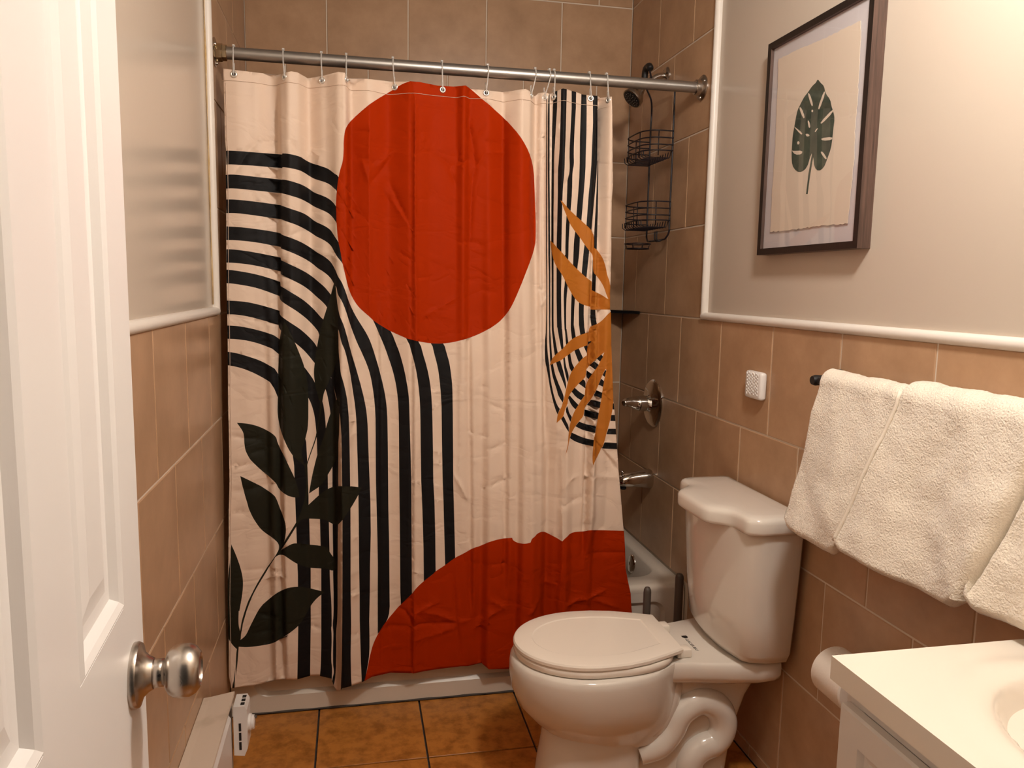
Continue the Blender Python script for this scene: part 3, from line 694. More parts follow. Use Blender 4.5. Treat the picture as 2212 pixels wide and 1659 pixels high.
"127,13250 310,13247 465,13237 606,13224 707,13209 815,13188 931,13161 1118,13112 1340,13049 1610,12955 1614,12887 1627,12851 1650,12824 1683,12799 1727,12776 1765,12747 1828,12702 1974,12604 2114,12504 2187,12447 2242,12402 2292,12355 2360,12284 2446,12191 2508,12121 2547,12075 2586,12031 2622,11986 2655,11941 2707,11851 2811,11648 3020,11195 3110,10967 3149,10856 3176,10748 3213,10573 3253,10377 3286,10169 3306,10000 3316,9877 3327,9680 3333,9210 3327,8820 3321,8427 3316,8032 3310,7635 3303,7216 3296,6793 3290,6367 3282,5967 3274,5563 3266,5154 3257,4741 3253,4377 3250,4012 3246,3647 3231,3259 3218,3057 3202,2917 3191,2794 3185,2677 3184,2563 3189,2396 3184,2029 3171,1638 3160,1424 3146,1258 3125,1124 3082,972 3065,1024 3058,1089 3054,1160 3057,1209 3064,1261 3075,1315 3092,1371 3102,1429 3105,1489 3102,1552 3093,1617 3086,1703 3083,1811 3083,1979 3090,2318 3100,2586 3103,2721 3102,2812 3098,2888 3092,2950 3089,3017 3090,3088 3096,3165 3105,3246 3112,3352 3120,3547 3126,4086 3117,4711 3124,5265 3123,5625 3122,5981 3122,6336 3124,6731 3125,7124 3127,7516 3131,7925 3135,8333 3140,8740 3133,9179 3124,9414 3104,9681 3076,9963 3044,10171 3011,10355 2985,10474 2951,10582 2877,10786 2714,11171 2619,11380 2592,11411 2556,11456 2488,11550 2417,11647 2377,11700 2343,11743 2299,11795 2216,11884 2067,12026 1824,12238 1708,12336 1633,12389 1590,12444 1577,12528 1240,12636 863,12747 700,12786 600,12806 459,12828 343,12840 260,12845 127,12850",
"128,12514 258,12510 339,12504 453,12491 594,12468 695,12447 858,12408 1108,12335 1270,12284 1370,12250 1455,12214 1560,12127 1724,12022 1929,11794 2125,11535 2321,11265 2422,11111 2497,10994 2558,10896 2604,10811 2654,10704 2709,10576 2769,10426 2817,10298 2852,10193 2876,10109 2887,10047 2898,9968 2916,9821 2940,9551 2962,9037 2971,8657 2980,8277 2990,7895 2992,7489 2998,7136 3003,6781 3008,6425 3013,5945 3018,5461 3017,5099 3016,4734 3029,4254 3049,3890 3057,3589 3059,3229 3054,3021 3042,2965 3041,2897 3044,2844 3048,2783 3050,2685 3048,2482 3032,2063 3032,1867 3036,1776 3044,1725 3049,1660 3051,1583 3049,1467 3040,1234 2666,1312 2696,1627 2711,1885 2725,2341 2730,2763 2735,3183 2741,3601 2746,4018 2751,4463 2757,4907 2752,5285 2746,5661 2741,6084 2736,6504 2723,6887 2710,7268 2713,7506 2698,8023 2676,8538 2668,8997 2653,9274 2631,9516 2618,9641 2605,9731 2590,9812 2574,9885 2555,9959 2532,10036 2507,10115 2478,10196 2404,10351 2227,10698 2073,10975 1916,11243 1725,11513 1531,11683 1395,11813 1277,11862 1162,11904 1060,11946 961,11982 867,12011 774,12038 681,12060 588,12078 446,12098 331,12110 248,12115 115,12119",
"128,11734 250,11714 328,11698 439,11670 627,11611 800,11548 921,11500 998,11467 1068,11432 1134,11396 1227,11344 1360,11274 1453,11211 1545,11047 1698,10805 1867,10426 2012,10042 2153,9642 2299,9168 2350,8939 2358,8735 2373,8343 2378,8176 2389,7707 2400,7237 2397,6977 2411,6535 2416,6117 2420,5697 2427,5314 2433,4929 2429,4560 2424,4190 2419,3820 2414,3449 2410,3076 2400,2731 2391,2383 2381,2032 2371,1679 2361,1324 1980,1322 1993,1689 2006,2052 2018,2409 2029,2755 2039,3100 2043,3450 2046,3798 2049,4145 2052,4492 2055,4838 2047,5163 2045,5497 2043,5831 2037,6167 2031,6502 2024,6915 2017,7279 2012,7606 2007,7932 2001,8274 1968,8566 1877,9093 1786,9501 1690,9895 1547,10285 1433,10606 1314,10802 1187,10873 1069,10951 950,11024 830,11092 708,11153 591,11205 478,11246 345,11284 116,11338",
"11670,17939 11667,17599 11655,17222 11634,16842 11604,16458 11563,16038 11537,15624 11519,15166 11506,14707 11495,14226 11483,13743 11463,13251 11456,13020 11454,12922 11454,12856 11456,12791 11459,12710 11468,12565 11477,12437 11684,12582 11557,12647 11548,12707 11541,12773 11537,12822 11533,12903 11530,13000 11530,13086 11531,13247 11542,13697 11566,14217 11586,14636 11608,15055 11664,15476 11671,15888 11679,16299 11678,16731 11677,17162 11676,17592 11676,17934",
"11352,19936 11369,19497 11385,19054 11379,18663 11371,18270 11357,17725 11336,17363 11291,16825 11273,16495 11254,16164 11236,15832 11212,15434 11202,15312 11194,15248 11181,15180 11164,15059 11144,14832 11097,14273 11048,13859 11022,13579 11005,13295 11000,12987 11011,12487 11010,12625 11037,12437 11057,12329 11078,12239 11105,12146 11136,12050 11167,11963 11198,11884 11237,11798 11313,11658 11332,11816 11333,11888 11322,11927 11291,12047 11229,12348 11184,12625 11202,12488 11180,12771 11173,12943 11174,13175 11193,13541 11217,13829 11260,14147 11302,14569 11342,14990 11370,15305 11415,15695 11463,16082 11512,16470 11567,16862 11649,17495 11665,17943 11669,18308 11673,18673 11682,19163 11687,19652 11486,19941",
"10981,19941 10974,19346 10970,18956 10965,18564 10969,18176 10973,17787 10963,17327 10924,16729 10879,16121 10841,15607 10808,15365 10793,15181 10782,14869 10771,14522 10746,14071 10721,13621 10704,13234 10694,12679 10696,12520 10700,12447 10712,12386 10731,12258 10745,12178 10769,12064 10806,11922 10837,11826 10873,11729 10925,11605 11025,11382 11162,11537 11077,11708 11031,11810 10997,11899 10963,11995 10932,12098 10905,12198 10881,12296 10856,12416 10820,12627 10811,12490 10825,13072 10852,13460 10883,13812 10914,14164 10952,14518 10987,14758 11010,15011 11025,15409 11067,15972 11094,16357 11120,16740 11159,17338 11173,17640 11174,17947 11179,18342 11183,18735 11178,19126 11171,19514 11149,19945",
"10619,19986 10635,19453 10621,19065 10604,18674 10583,18203 10583,17907 10594,17697 10595,17576 10588,17474 10573,17389 10550,17323 10532,17249 10519,17169 10510,17058 10502,16846 10492,16389 10497,16165 10493,16003 10475,15741 10465,15107 10468,14855 10449,14829 10462,14233 10455,14008 10447,13884 10434,13784 10426,13684 10421,13584 10422,13459 10430,13234 10451,12681 10465,12470 10479,12417 10494,12294 10509,12100 10534,11910 10584,11630 10621,11409 10643,11302 10663,11236 10693,11177 10751,11100 10852,11224 10792,11319 10763,11379 10743,11436 10723,11516 10692,11673 10622,11980 10582,12180 10537,12471 10523,12496 10512,13074 10522,13435 10532,13570 10540,13645 10549,13705 10557,13806 10567,14020 10573,14356 10579,14691 10588,14861 10595,15274 10626,15833 10657,16263 10691,16717 10702,17025 10701,17262 10704,17394 10712,17500 10723,17582 10738,17638 10747,17701 10752,17772 10751,17850 10745,17936 10742,18050 10742,18261 10758,18849 10789,19473 10782,19971",
"10256,20024 10252,19406 10244,19019 10236,18632 10231,18170 10215,17709 10207,17572 10205,17467 10204,17289 10211,16761 10210,16408 10209,16054 10205,15580 10201,15105 10207,15081 10205,14460 10207,14104 10210,13747 10213,13389 10223,12941 10234,12491 10240,12547 10288,12212 10323,12027 10378,11809 10414,11645 10430,11556 10441,11487 10448,11420 10453,11355 10461,11288 10473,11219 10487,11148 10513,11039 10546,10915 10597,10761 10629,10872 10634,10943 10624,11010 10601,11086 10570,11168 10546,11246 10527,11322 10510,11411 10490,11566 10448,11833 10436,11927 10429,11986 10423,12068 10382,12471 10373,12496 10348,12913 10336,13313 10325,13712 10335,14238 10327,14611 10319,14982 10317,14958 10318,15416 10322,16044 10320,16513 10326,16829 10341,17063 10369,17323 10382,17592 10380,18008 10401,18475 10410,18941 10420,19407 10429,19992",
"10139,19973 10122,19950 10113,19915 10107,19867 10101,19805 10096,19705 10089,19497 10081,19174 10071,18850 10068,18512 10069,18175 10069,17837 10070,17499 10071,17131 10074,16761 10077,16390 10079,16018 10081,15645 10082,15272 10088,14831 10095,14189 10096,13763 10097,13336 10099,12909 10102,12568 10105,12434 10110,12375 10152,11892 10182,11667 10205,11514 10219,11430 10233,11362 10248,11295 10265,11227 10284,11163 10305,11101 10335,11027 10393,10899 10476,10689 10529,10535 10542,10617 10541,10683 10530,10759 10502,10884 10438,11144 10343,11452 10291,11606 10269,11687 10255,11749 10242,11822 10223,11947 10168,12331 10155,12417 10148,12533 10141,12791 10136,13250 10133,13707 10131,14039 10129,14370 10128,14700 10125,15187 10123,15532 10120,15877 10117,16221 10117,16642 10115,17062 10114,17480 10112,17786 10115,18080 10132,18656 10153,19047 10174,19437 10180,19998",
"9957,19860 9942,19683 9932,19227 9933,18880 9936,18534 9940,18188 9944,17842 9949,17495 9957,17074 9966,16652 9973,16228 9978,15886 9982,15543 9985,15199 9988,14855 10001,14348 10005,13975 10008,13602 10012,13228 10018,12853 10025,12477 10028,12215 10043,11963 10073,11475 10090,11266 10107,11113 10118,11028 10130,10961 10146,10893 10173,10791 10203,10680 10223,10613 10236,10567 10248,10519 10260,10469 10271,10417 10287,10364 10311,10309 10353,10237 10437,10106 10462,10207 10467,10269 10459,10325 10435,10402 10373,10552 10298,10719 10242,10879 10215,10969 10196,11045 10180,11122 10159,11242 10136,11383 10123,11504 10108,11705 10085,12128 10070,12477 10067,12813 10066,13149 10064,13484 10063,13819 10062,14153 10062,14487 10061,14821 10060,15154 10054,15321 10045,15777 10035,16231 10021,16652 10007,17072 9991,17489 9984,17834 9978,18180 9974,18525 9974,18874 9984,19230 9992,19586 9999,19941",
"9892,19807 9896,19481 9898,19154 9901,18826 9904,18497 9906,18167 9909,17837 9912,17506 9916,17177 9921,16848 9925,16518 9928,16188 9931,15856 9934,15524 9936,15191 9938,14857 9943,14473 9948,14088 9953,13703 9953,13242 9953,12779 9948,12341 9935,12081 9931,11816 9934,11614 9938,11496 9945,11395 9955,11310 9974,11209 9998,11042 10038,10742 10068,10578 10094,10425 10131,10228 10170,10060 10205,9926 10228,9849 10247,9797 10281,9717 10349,9899 10298,9972 10272,10018 10253,10061 10236,10110 10219,10165 10202,10224 10177,10318 10145,10462 10116,10627 10091,10812 10072,10998 10047,11279 10009,11547 9994,11757 9981,12000 9974,12209 9976,12473 9975,12884 9973,13294 9972,13703 9968,14088 9964,14472 9960,14856 9958,15189 9956,15522 9953,15853 9950,16184 9946,16514 9942,16844 9938,17172 9933,17500 9930,17830 9926,18160 9923,18489 9920,18818 9919,19148 9918,19476 9916,19805",
]
ORANGE=[
"3592,18219 3579,18125 3570,18030 3565,17934 3564,17788 3558,17665 3552,17589 3545,17521 3536,17458 3525,17401 3512,17349 3489,17280 3459,17175 3436,17087 3420,17017 3397,16894 3366,16686 3342,16466 3326,16237 3323,16111 3324,16030 3330,15911 3333,15702 3343,15504 3356,15310 3367,15194 3380,15091 3395,15002 3421,14888 3453,14719 3480,14534 3521,14322 3602,13964 3659,13712 3645,13762 3695,13611 3725,13529 3751,13466 3779,13405 3809,13348 3840,13293 3871,13243 3904,13195 3937,13151 3972,13109 4009,13068 4058,13020 4148,12937 4269,12835 4318,12790 4346,12762 4369,12736 4405,12705 4453,12668 4532,12613 4693,12510 4850,12413 4951,12358 5094,12289 5458,12138 5473,12135 5639,12096 5743,12074 5894,12041 6082,12006 6212,11990 6346,11982 6486,11981 6631,11986 6788,12003 6957,12032 7127,12078 7321,12130 7515,12189 7700,12259 7877,12340 8030,12436 8182,12523 8319,12608 8433,12692 8528,12775 8607,12861 8657,12953 8702,13046 8750,13137 8805,13246 8862,13372 8938,13555 9079,13916 9328,14519 9485,14828 9577,15038 9623,15209 9634,15344 9640,15530 9641,15884 9632,16221 9622,16557 9608,16891 9571,17395 9518,17654 9433,17830 9331,17994 9237,18162 9125,18324 9007,18487 8892,18661 8768,18840 8646,19028 8498,19196 8249,19338 7822,19620 7491,19898 7352,19958 7267,19970 7209,19989 7146,20024 7069,20060 6966,20076 6832,20061 6705,20048 6585,20039 6446,20037 6209,20037 5972,20032 5839,20020 5730,19999 5618,19967 5507,19939 5403,19910 5306,19875 5214,19832 5085,19755 4858,19613 4644,19454 4509,19344 4382,19237 4262,19137 4094,19000 3894,18826 3763,18687 3694,18543 3643,18414 3609,18312",
"4022,947 4060,1156 4086,1275 4127,1426 4173,1622 4231,1909 4287,2133 4322,2253 4356,2345 4395,2434 4438,2516 4484,2593 4533,2674 4583,2776 4662,2904 4771,3030 4880,3151 5009,3301 5158,3476 5322,3662 5456,3802 5533,3876 5592,3954 5633,4039 5662,4102 5703,4146 5752,4191 5810,4238 5876,4286 5945,4332 6051,4397 6164,4461 6225,4501 6272,4535 6306,4563 6326,4585 6361,4611 6410,4642 6472,4678 6587,4742 6747,4846 6871,4937 6949,4989 7022,5033 7089,5069 7152,5096 7219,5126 7327,5175 7452,5224 7524,5265 7577,5328 7637,5357 7700,5362 7769,5370 7842,5384 7909,5427 7973,5489 8044,5550 8137,5582 8242,5605 8356,5624 8462,5638 8569,5631 8667,5654 8832,5675 8846,5627 8863,5598 8889,5572 8924,5543 8969,5512 9015,5491 9055,5490 9095,5500 9139,5514 9186,5522 9238,5522 9296,5533 9392,5565 9424,5666 9456,5711 9503,5729 9545,5754 9575,5773 9606,5798 9645,5816 9689,5831 9738,5843 9798,5844 9877,5812 9965,5758 10057,5701 10168,5653 10307,5596 10388,5560 10484,5518 10569,5606 10619,5643 10658,5663 10691,5681 10717,5701 10750,5715 10790,5724 10835,5731 10883,5738 10936,5747 10998,5755 11071,5758 11154,5757 11266,5721 11316,5746 11349,5784 11376,5821 11421,5857 11545,5829 11752,5767 12081,5732 12455,5722 12843,5699 12904,5328 12966,4955 13029,4581 13092,4205 13154,3828 13216,3450 13277,3071 13339,2691 13402,2308 13466,1922 13521,1511 13577,1096 13634,679 13692,259 13749,-162 13805,-584 13430,-554 13054,-522 12675,-480 12303,-446 11950,-443 11579,-406 11191,-332 10803,-249 10438,-207 10141,-311 9705,-99 9331,-14 9043,-148 8685,-100 8327,-44 7995,-61 7676,-132 7321,-70 6972,-19 6628,22 6284,69 5942,129 5603,181 5274,172 4944,169 4610,245 4279,328 3953,415",
]
GREEN=[
"1778,12668 1907,12404 2033,12122 2125,11882 2228,11593 2274,11453 2298,11374 2321,11279 2354,11136 2371,11056 2383,10989 2393,10922 2406,10817 2419,10662 2427,10489 2428,10161 2422,9677 2408,9445 2392,9317 2357,9165 2327,9046 2309,8983 2294,8935 2277,8891 2259,8849 2244,8806 2233,8761 2226,8715 2222,8667 2221,8622 2221,8580 2223,8542 2228,8506 2236,8466 2248,8420 2269,8355 2314,8229 2295,8191 2243,8264 2208,8309 2174,8350 2116,8414 1996,8540 1925,8659 1885,8727 1854,8786 1822,8851 1791,8920 1759,8996 1712,9116 1651,9226 1615,9303 1583,9388 1562,9491 1545,9596 1532,9692 1523,9779 1518,9856 1517,9958 1523,10175 1543,10619 1549,11163 1565,11434 1589,11899 1606,12068 1619,12160 1633,12230 1648,12295 1663,12355 1680,12409 1706,12484 1731,12547 1748,12592",
"3255,13865 3205,13703 3142,13472 3030,13104 2932,12802 2870,12596 2813,12385 2765,12179 2706,11874 2673,11703 2657,11591 2646,11482 2636,11407 2629,11365 2618,11279 2607,11181 2603,11114 2602,11047 2605,10978 2614,10872 2628,10752 2644,10653 2665,10552 2704,10399 2776,10154 2852,10187 2859,10243 2880,10360 2893,10422 2905,10465 2923,10513 2958,10592 3123,10964 3227,11226 3261,11322 3276,11373 3290,11427 3310,11518 3326,11604 3336,11695 3347,11882 3357,12460 3346,12943 3334,13204 3306,13504 3299,13618 3294,13678 3288,13723 3277,13775",
"2777,10168 2852,10201 2837,10062 2815,9904 2793,9782 2749,9570 2691,9220 2674,9118 2651,9030 2598,8868 2474,8532 2422,8383 2398,8308 2379,8231 2359,8261 2370,8312 2436,8508 2563,8868 2617,9037 2640,9125 2657,9218 2708,9568 2737,9726 2751,9816 2759,9891 2767,9988",
"2295,8195 2300,8226 2310,8253 2329,8282 2373,8329 2378,8176 2373,7758 2378,7600 2383,7512 2390,7441 2393,7380 2392,7327 2386,7284 2375,7250 2364,7203 2346,7116 2325,6994 2306,6913 2282,6831 2254,6750 2221,6669 2187,6598 2154,6536 2120,6483 2069,6417 1991,6306 1858,6097 1716,5880 1631,5718 1555,5595 1516,5597 1477,5558 1441,5506 1364,5367 1112,4917 866,4526 780,4379 735,4295 685,4192 616,4027 507,3739 500,3707 416,3426 386,3311 381,3268 366,3186 347,3096 337,3041 329,2989 323,2931 317,2833 295,2960 287,3022 287,3079 304,3120 317,3186 327,3242 337,3310 350,3380 367,3454 394,3550 449,3729 527,3956 553,4026 568,4062 587,4102 721,4368 831,4570 901,4687 999,4841 1259,5235 1433,5519 1683,5934 1860,6224 1988,6424 2060,6544 2118,6655 2164,6750 2189,6808 2207,6864 2238,6973 2273,7133 2293,7234 2309,7329 2320,7417 2328,7500 2333,7581 2335,7661 2336,7739 2333,7817 2329,7886 2324,7946 2316,7998 2307,8042 2300,8084 2296,8123 2294,8160",
"349,9602 472,9588 542,9578 601,9568 661,9555 724,9539 786,9520 848,9497 910,9472 972,9443 1035,9412 1098,9376 1161,9338 1229,9304 1293,9278 1347,9249 1389,9212 1425,9177 1452,9143 1471,9107 1482,9073 1486,9042 1495,9002 1508,8955 1532,8885 1582,8745 1800,8396 1950,8044 2003,7904 2031,7822 2052,7755 2072,7680 2090,7598 2109,7483 2142,7263 2075,7272 2034,7280 1998,7291 1958,7304 1916,7319 1871,7338 1826,7361 1779,7390 1731,7425 1681,7441 1629,7443 1582,7449 1551,7493 1525,7538 1503,7582 1485,7625 1470,7667 1439,7722 1389,7785 1297,7869 1097,8037 1173,7936 927,8200 813,8330 747,8412 702,8476 678,8522 655,8569 634,8614 614,8660 596,8705 580,8756 568,8813 558,8875 548,8977 540,9100 539,9181 535,9230 527,9274 515,9314 500,9348 480,9387 457,9429 421,9488",
"417,7984 666,7835 898,7674 1038,7571 1133,7499 1191,7457 1247,7433 1297,7415 1336,7393 1367,7365 1405,7325 1433,7282 1461,7210 1486,7128 1535,6956 1628,6736 1684,6638 1712,6570 1723,6511 1731,6450 1735,6388 1736,6325 1734,6265 1730,6208 1723,6153 1710,6076 1694,6005 1680,5950 1655,5860 1611,5709 1574,5614 1543,5569 1491,5518 1378,5409 1447,5531 1475,5586 1491,5628 1499,5669 1502,5707 1499,5745 1492,5783 1481,5821 1464,5859 1443,5898 1415,5932 1372,5974 1276,6023 1393,5976 1249,6031 1170,6061 1118,6108 1068,6156 1021,6205 974,6263 928,6330 882,6406 837,6490 795,6572 757,6651 724,6727 694,6801 668,6869 647,6932 628,7003 602,7123 522,7430 476,7645",
"1524,5565 1547,5573 1566,5588 1644,5682 1814,5807 1880,5833 1916,5843 1945,5846 1974,5845 2003,5839 2047,5826 2137,5792 2420,5697 2664,5661 2764,5647 2836,5636 2952,5611 2989,5529 3012,5479 3033,5435 3057,5389 3084,5339 3111,5294 3140,5254 3177,5211 3248,5182 3245,4930 3173,4851 3135,4835 3093,4831 3043,4854 2999,4878 2962,4903 2912,4912 2859,4915 2750,4914 2569,4925 2478,4935 2415,4945 2361,4958 2294,4992 2200,5054 2123,5109 2074,5147 2027,5187 1981,5228 1915,5290 1839,5359 1743,5449 1669,5477 1610,5450 1557,5434 1517,5448 1481,5451 1444,5446 1385,5409 1442,5500 1469,5535 1497,5561",
"2415,7320 2479,7693 2525,7920 2598,8231 2642,8403 2673,8509 2720,8655 2808,8890 2861,9054 2899,9184 2959,9409 3033,9655 3077,9789 3116,9895 3158,10000 3203,10105 3244,10198 3280,10275 3317,10337 3373,10414 3372,10103 3372,9791 3354,9326 3326,8934 3301,8705 3271,8518 3234,8368 3173,8232 3098,8089 2990,7909 2928,7791 2890,7726 2855,7676 2817,7628 2775,7582 2734,7540 2693,7504 2641,7467 2549,7409",
"2397,6970 2631,7185 2729,7273 2788,7325 2840,7368 2892,7408 2945,7443 2999,7471 3053,7492 3108,7507 3163,7517 3221,7530 3282,7580 3350,7641 3421,7674 3514,7660 3694,7615 3634,7649 4008,7508 3956,7382 3917,7303 3875,7229 3824,7147 3734,7015 3612,6855 3488,6694 3417,6609 3368,6528 3289,6376 3297,6388 3203,6314 3156,6327 3121,6343 3080,6370 3008,6425 2936,6472 2875,6491 2799,6501 2703,6507 2527,6521 2400,6531 2332,6538 2280,6547 2235,6549 2198,6544 2167,6531 2143,6511 2120,6490 2099,6469 2075,6440 2035,6387 2033,6452 2039,6493 2053,6534 2075,6580 2104,6632 2134,6698 2165,6778 2206,6899 2282,7143",
"298,2851 317,2833 401,2893 447,2937 481,2985 522,3061 592,3217 700,3433 798,3617 852,3708 896,3770 952,3834 1055,3933 912,3809 1049,3919 1167,4011 1294,4156 1374,4231 1449,4273 1519,4286 1598,4327 1693,4444 1766,4461 1852,4464 2004,4450 1741,4470 1919,4458 2012,4439 2082,4416 2149,4389 2211,4360 2285,4322 2415,4273 2748,4173 2860,4147 2746,4054 2657,3980 2606,3935 2564,3891 2520,3841 2475,3783 2434,3725 2397,3668 2364,3610 2322,3529 2245,3405 2172,3299 2121,3238 2068,3185 2012,3140 1954,3101 1883,3057 1800,3007 1673,2919 1413,2705 1747,2949 1540,2742 1453,2734 1387,2706 1309,2651 1238,2575 1161,2532 1062,2527 936,2532 782,2545 648,2555 532,2559 438,2570 328,2595 243,2618 203,2634",
"120,5912 209,5671 268,5492 311,5344 338,5248 361,5153 381,5061 398,4971 411,4885 421,4804 426,4728 428,4657 426,4582 421,4503 413,4420 396,4289 364,4094 303,3770 285,3784 270,3515 269,3414 270,3359 272,3315 276,3274 281,3237 288,3203 295,3173 301,3132 307,3080 311,3017 315,2943 314,2874 307,2809 296,2749 280,2693 264,2647 249,2611 232,2582 200,2546 145,2614 113,2658 85,2701 56,2751 26,2807 0,2863 -22,2920 -41,2976 -55,3032 -64,3138 -67,3292 -65,3496 -54,3872 -32,4317 -3,4704 30,5034 67,5308 91,5531 100,5703 109,5820",
"176,2382 189,2496 201,2558 220,2598 256,2624 208,2120 159,1678 160,2147 126,1691 92,1235 27,1249 88,1578 121,1799 158,2130",
]
AMBER=[
"10268,16556 10538,16333 10743,16190 11059,15972 11305,15767 11438,15650 11519,15548 11533,15399 11528,15120 11611,15055 11675,15039 11729,14956 11756,14908 11775,14867 11794,14824 11812,14778 11828,14730 11843,14679 11857,14625 11877,14540 11901,14418 11917,14321 11931,14258 11948,14198 11972,14139 12001,14083 12028,14006 12053,13909 12082,13756 12128,13444 11996,13443 11946,13535 11924,13588 11909,13635 11894,13684 11880,13737 11866,13787 11852,13833 11837,13877 11821,13917 11802,13962 11779,14010 11752,14063 11719,14120 11685,14171 11575,14211 11546,14249 11525,14282 11514,14340 11508,14424 11507,14533 11510,14668 11508,14779 11502,14868 11475,14931 11369,14983 11302,15062 11238,15141 11159,15246 11065,15376 10944,15513 10795,15656 10723,15736 10687,15779 10663,15813 10629,15867 10564,15974 10373,16299",
"10059,15314 10212,15072 10300,14953 10365,14892 10418,14846 10466,14801 10511,14757 10567,14707 10668,14621 10845,14479 11018,14342 11175,14212 11267,14139 11333,14091 11486,14021 11483,13743 11524,13697 11581,13662 11732,13631 11772,13606 11813,13577 11856,13543 11904,13503 11950,13474 12002,13454 12054,13444 12128,13444 12134,13116 11786,13114 11459,13111 11456,13193 11278,13228 11215,13247 11166,13264 11117,13282 11070,13302 11024,13325 10981,13354 10939,13386 10902,13422 10865,13458 10829,13494 10796,13531 10766,13567 10734,13607 10687,13673 10618,13776 10553,13879 10495,13982 10429,14093 10373,14181 10334,14237 10300,14290 10271,14340 10244,14388 10220,14437 10198,14487 10177,14538 10158,14590 10138,14646 10124,14706 10112,14771 10098,14874 10083,14996 10073,15101 10067,15170 10064,15224",
"11367,12368 11229,12340 11101,12297 11018,12266 10936,12234 10856,12201 10795,12176 10751,12153 10705,12124 10655,12090 10600,12049 10553,12008 10512,11967 10476,11926 10443,11886 10411,11850 10381,11820 10351,11794 10322,11774 10295,11751 10257,11712 10220,11665 10196,11633 10174,11600 10152,11567 10132,11533 10115,11494 10102,11451 10086,11391 10056,11278 10106,11321 10132,11345 10156,11361 10185,11380 10235,11413 10312,11456 10360,11479 10395,11500 10426,11524 10455,11551 10486,11577 10522,11603 10562,11629 10633,11666 10722,11713 10782,11746 10824,11767 10866,11785 10918,11806 11010,11841 11098,11877 11146,11896 11183,11910 11229,11924 11316,11946 11343,12012 11355,12061 11365,12140",
"11290,11619 11204,11559 11158,11525 11125,11498 11088,11463 11025,11399 10929,11299 10880,11248 10845,11211 10814,11177 10776,11131 10728,11065 10695,11012 10674,10972 10654,10926 10632,10861 10593,10737 10542,10543 10501,10348 10477,10245 10449,10135 10434,10097 10417,10023 10404,9982 10391,9949 10375,9916 10355,9883 10336,9849 10319,9815 10305,9778 10292,9740 10283,9696 10275,9646 10268,9573 10261,9432 10335,9511 10375,9551 10401,9581 10423,9609 10442,9635 10458,9669 10473,9710 10486,9760 10497,9818 10510,9871 10526,9920 10544,9965 10565,10006 10582,10046 10595,10086 10604,10126 10609,10166 10617,10205 10628,10242 10640,10279 10655,10314 10671,10345 10688,10372 10712,10400 10758,10441 10861,10530 10954,10625 11004,10676 11044,10715 11093,10760 11180,10838 11228,10879 11251,10913 11264,10954 11274,11007 11282,11102 11289,11280",
"11238,10305 11117,10142 11030,10013 10960,9913 10923,9856 10894,9808 10864,9759 10833,9709 10805,9658 10779,9606 10756,9553 10725,9471 10702,9397 10689,9350 10674,9285 10655,9160 10637,8998 10626,8872 10623,8805 10616,8752 10605,8692 10587,8602 10551,8423 10584,8509 10603,8570 10622,8634 10641,8712 10659,8804 10679,8884 10699,8951 10719,9005 10740,9047 10764,9090 10793,9133 10826,9176 10878,9244 10946,9336 11016,9423 11091,9508 11150,9568 11180,9612 11202,9661 11215,9715 11219,9772 11226,9824 11238,9869 11254,9908 11287,9934 11335,9955 11384,9980 11400,10040 11432,10152 11476,10318 11396,10195",
"11841,10431 11826,10255 11809,10122 11769,9896 11729,9697 11694,9515 11637,9276 11517,9114 11478,8959 11470,8845 11461,8673 11451,8477 11447,8350 11446,8258 11447,8205 11448,8161 11450,8117 11456,8054 11496,8139 11548,8188 11672,8244 11791,8444 11850,8558 11880,8621 11901,8671 11922,8724 11942,8782 11966,8860 12009,9006 12117,9352 12175,9604 12195,9711 12207,9791 12223,9923 12238,10017 12243,10085 12244,10158 12240,10273 12228,10508",
"11416,12479 11447,12532 11463,12560 11484,12587 11501,12606 11521,12627 11548,12649 11695,12657 11733,12684 11767,12714 11800,12749 11832,12789 11865,12833 11899,12881 11932,12924 11967,12960 12015,12996 12094,13051 12176,13034 12181,12493 12203,11973 12229,11311 12266,10646 12278,10047 12249,10090 11842,10348 11842,10385 11851,10535 11861,10631 11875,10723 11889,10802 11910,10903 11955,11135 11937,11177 11907,11133 11873,11055 11823,10928 11780,10809 11723,10646 11681,10543 11649,10489 11513,10492 11502,10441 11490,10390 11477,10334 11453,10244 11394,10036 11223,10063 11238,10309 11253,10490 11267,10588 11279,10641 11307,10679 11343,10714 11387,10748 11408,10792 11419,10840 11434,10900 11463,11006 11511,11175 11672,11225 11702,11268 11728,11316 11747,11366 11777,11438 11809,11508 11827,11552 11842,11593 11857,11640 11880,11720 11833,11676 11800,11642 11745,11584 11494,11444 11456,11344 11436,11292 11422,11253 11397,11212 11288,11166 11290,11500 11296,11695 11303,11821 11327,11890 11367,11945 11431,11994 11464,12083 11364,12064 11366,12230 11371,12314 11379,12371 11392,12419",
]
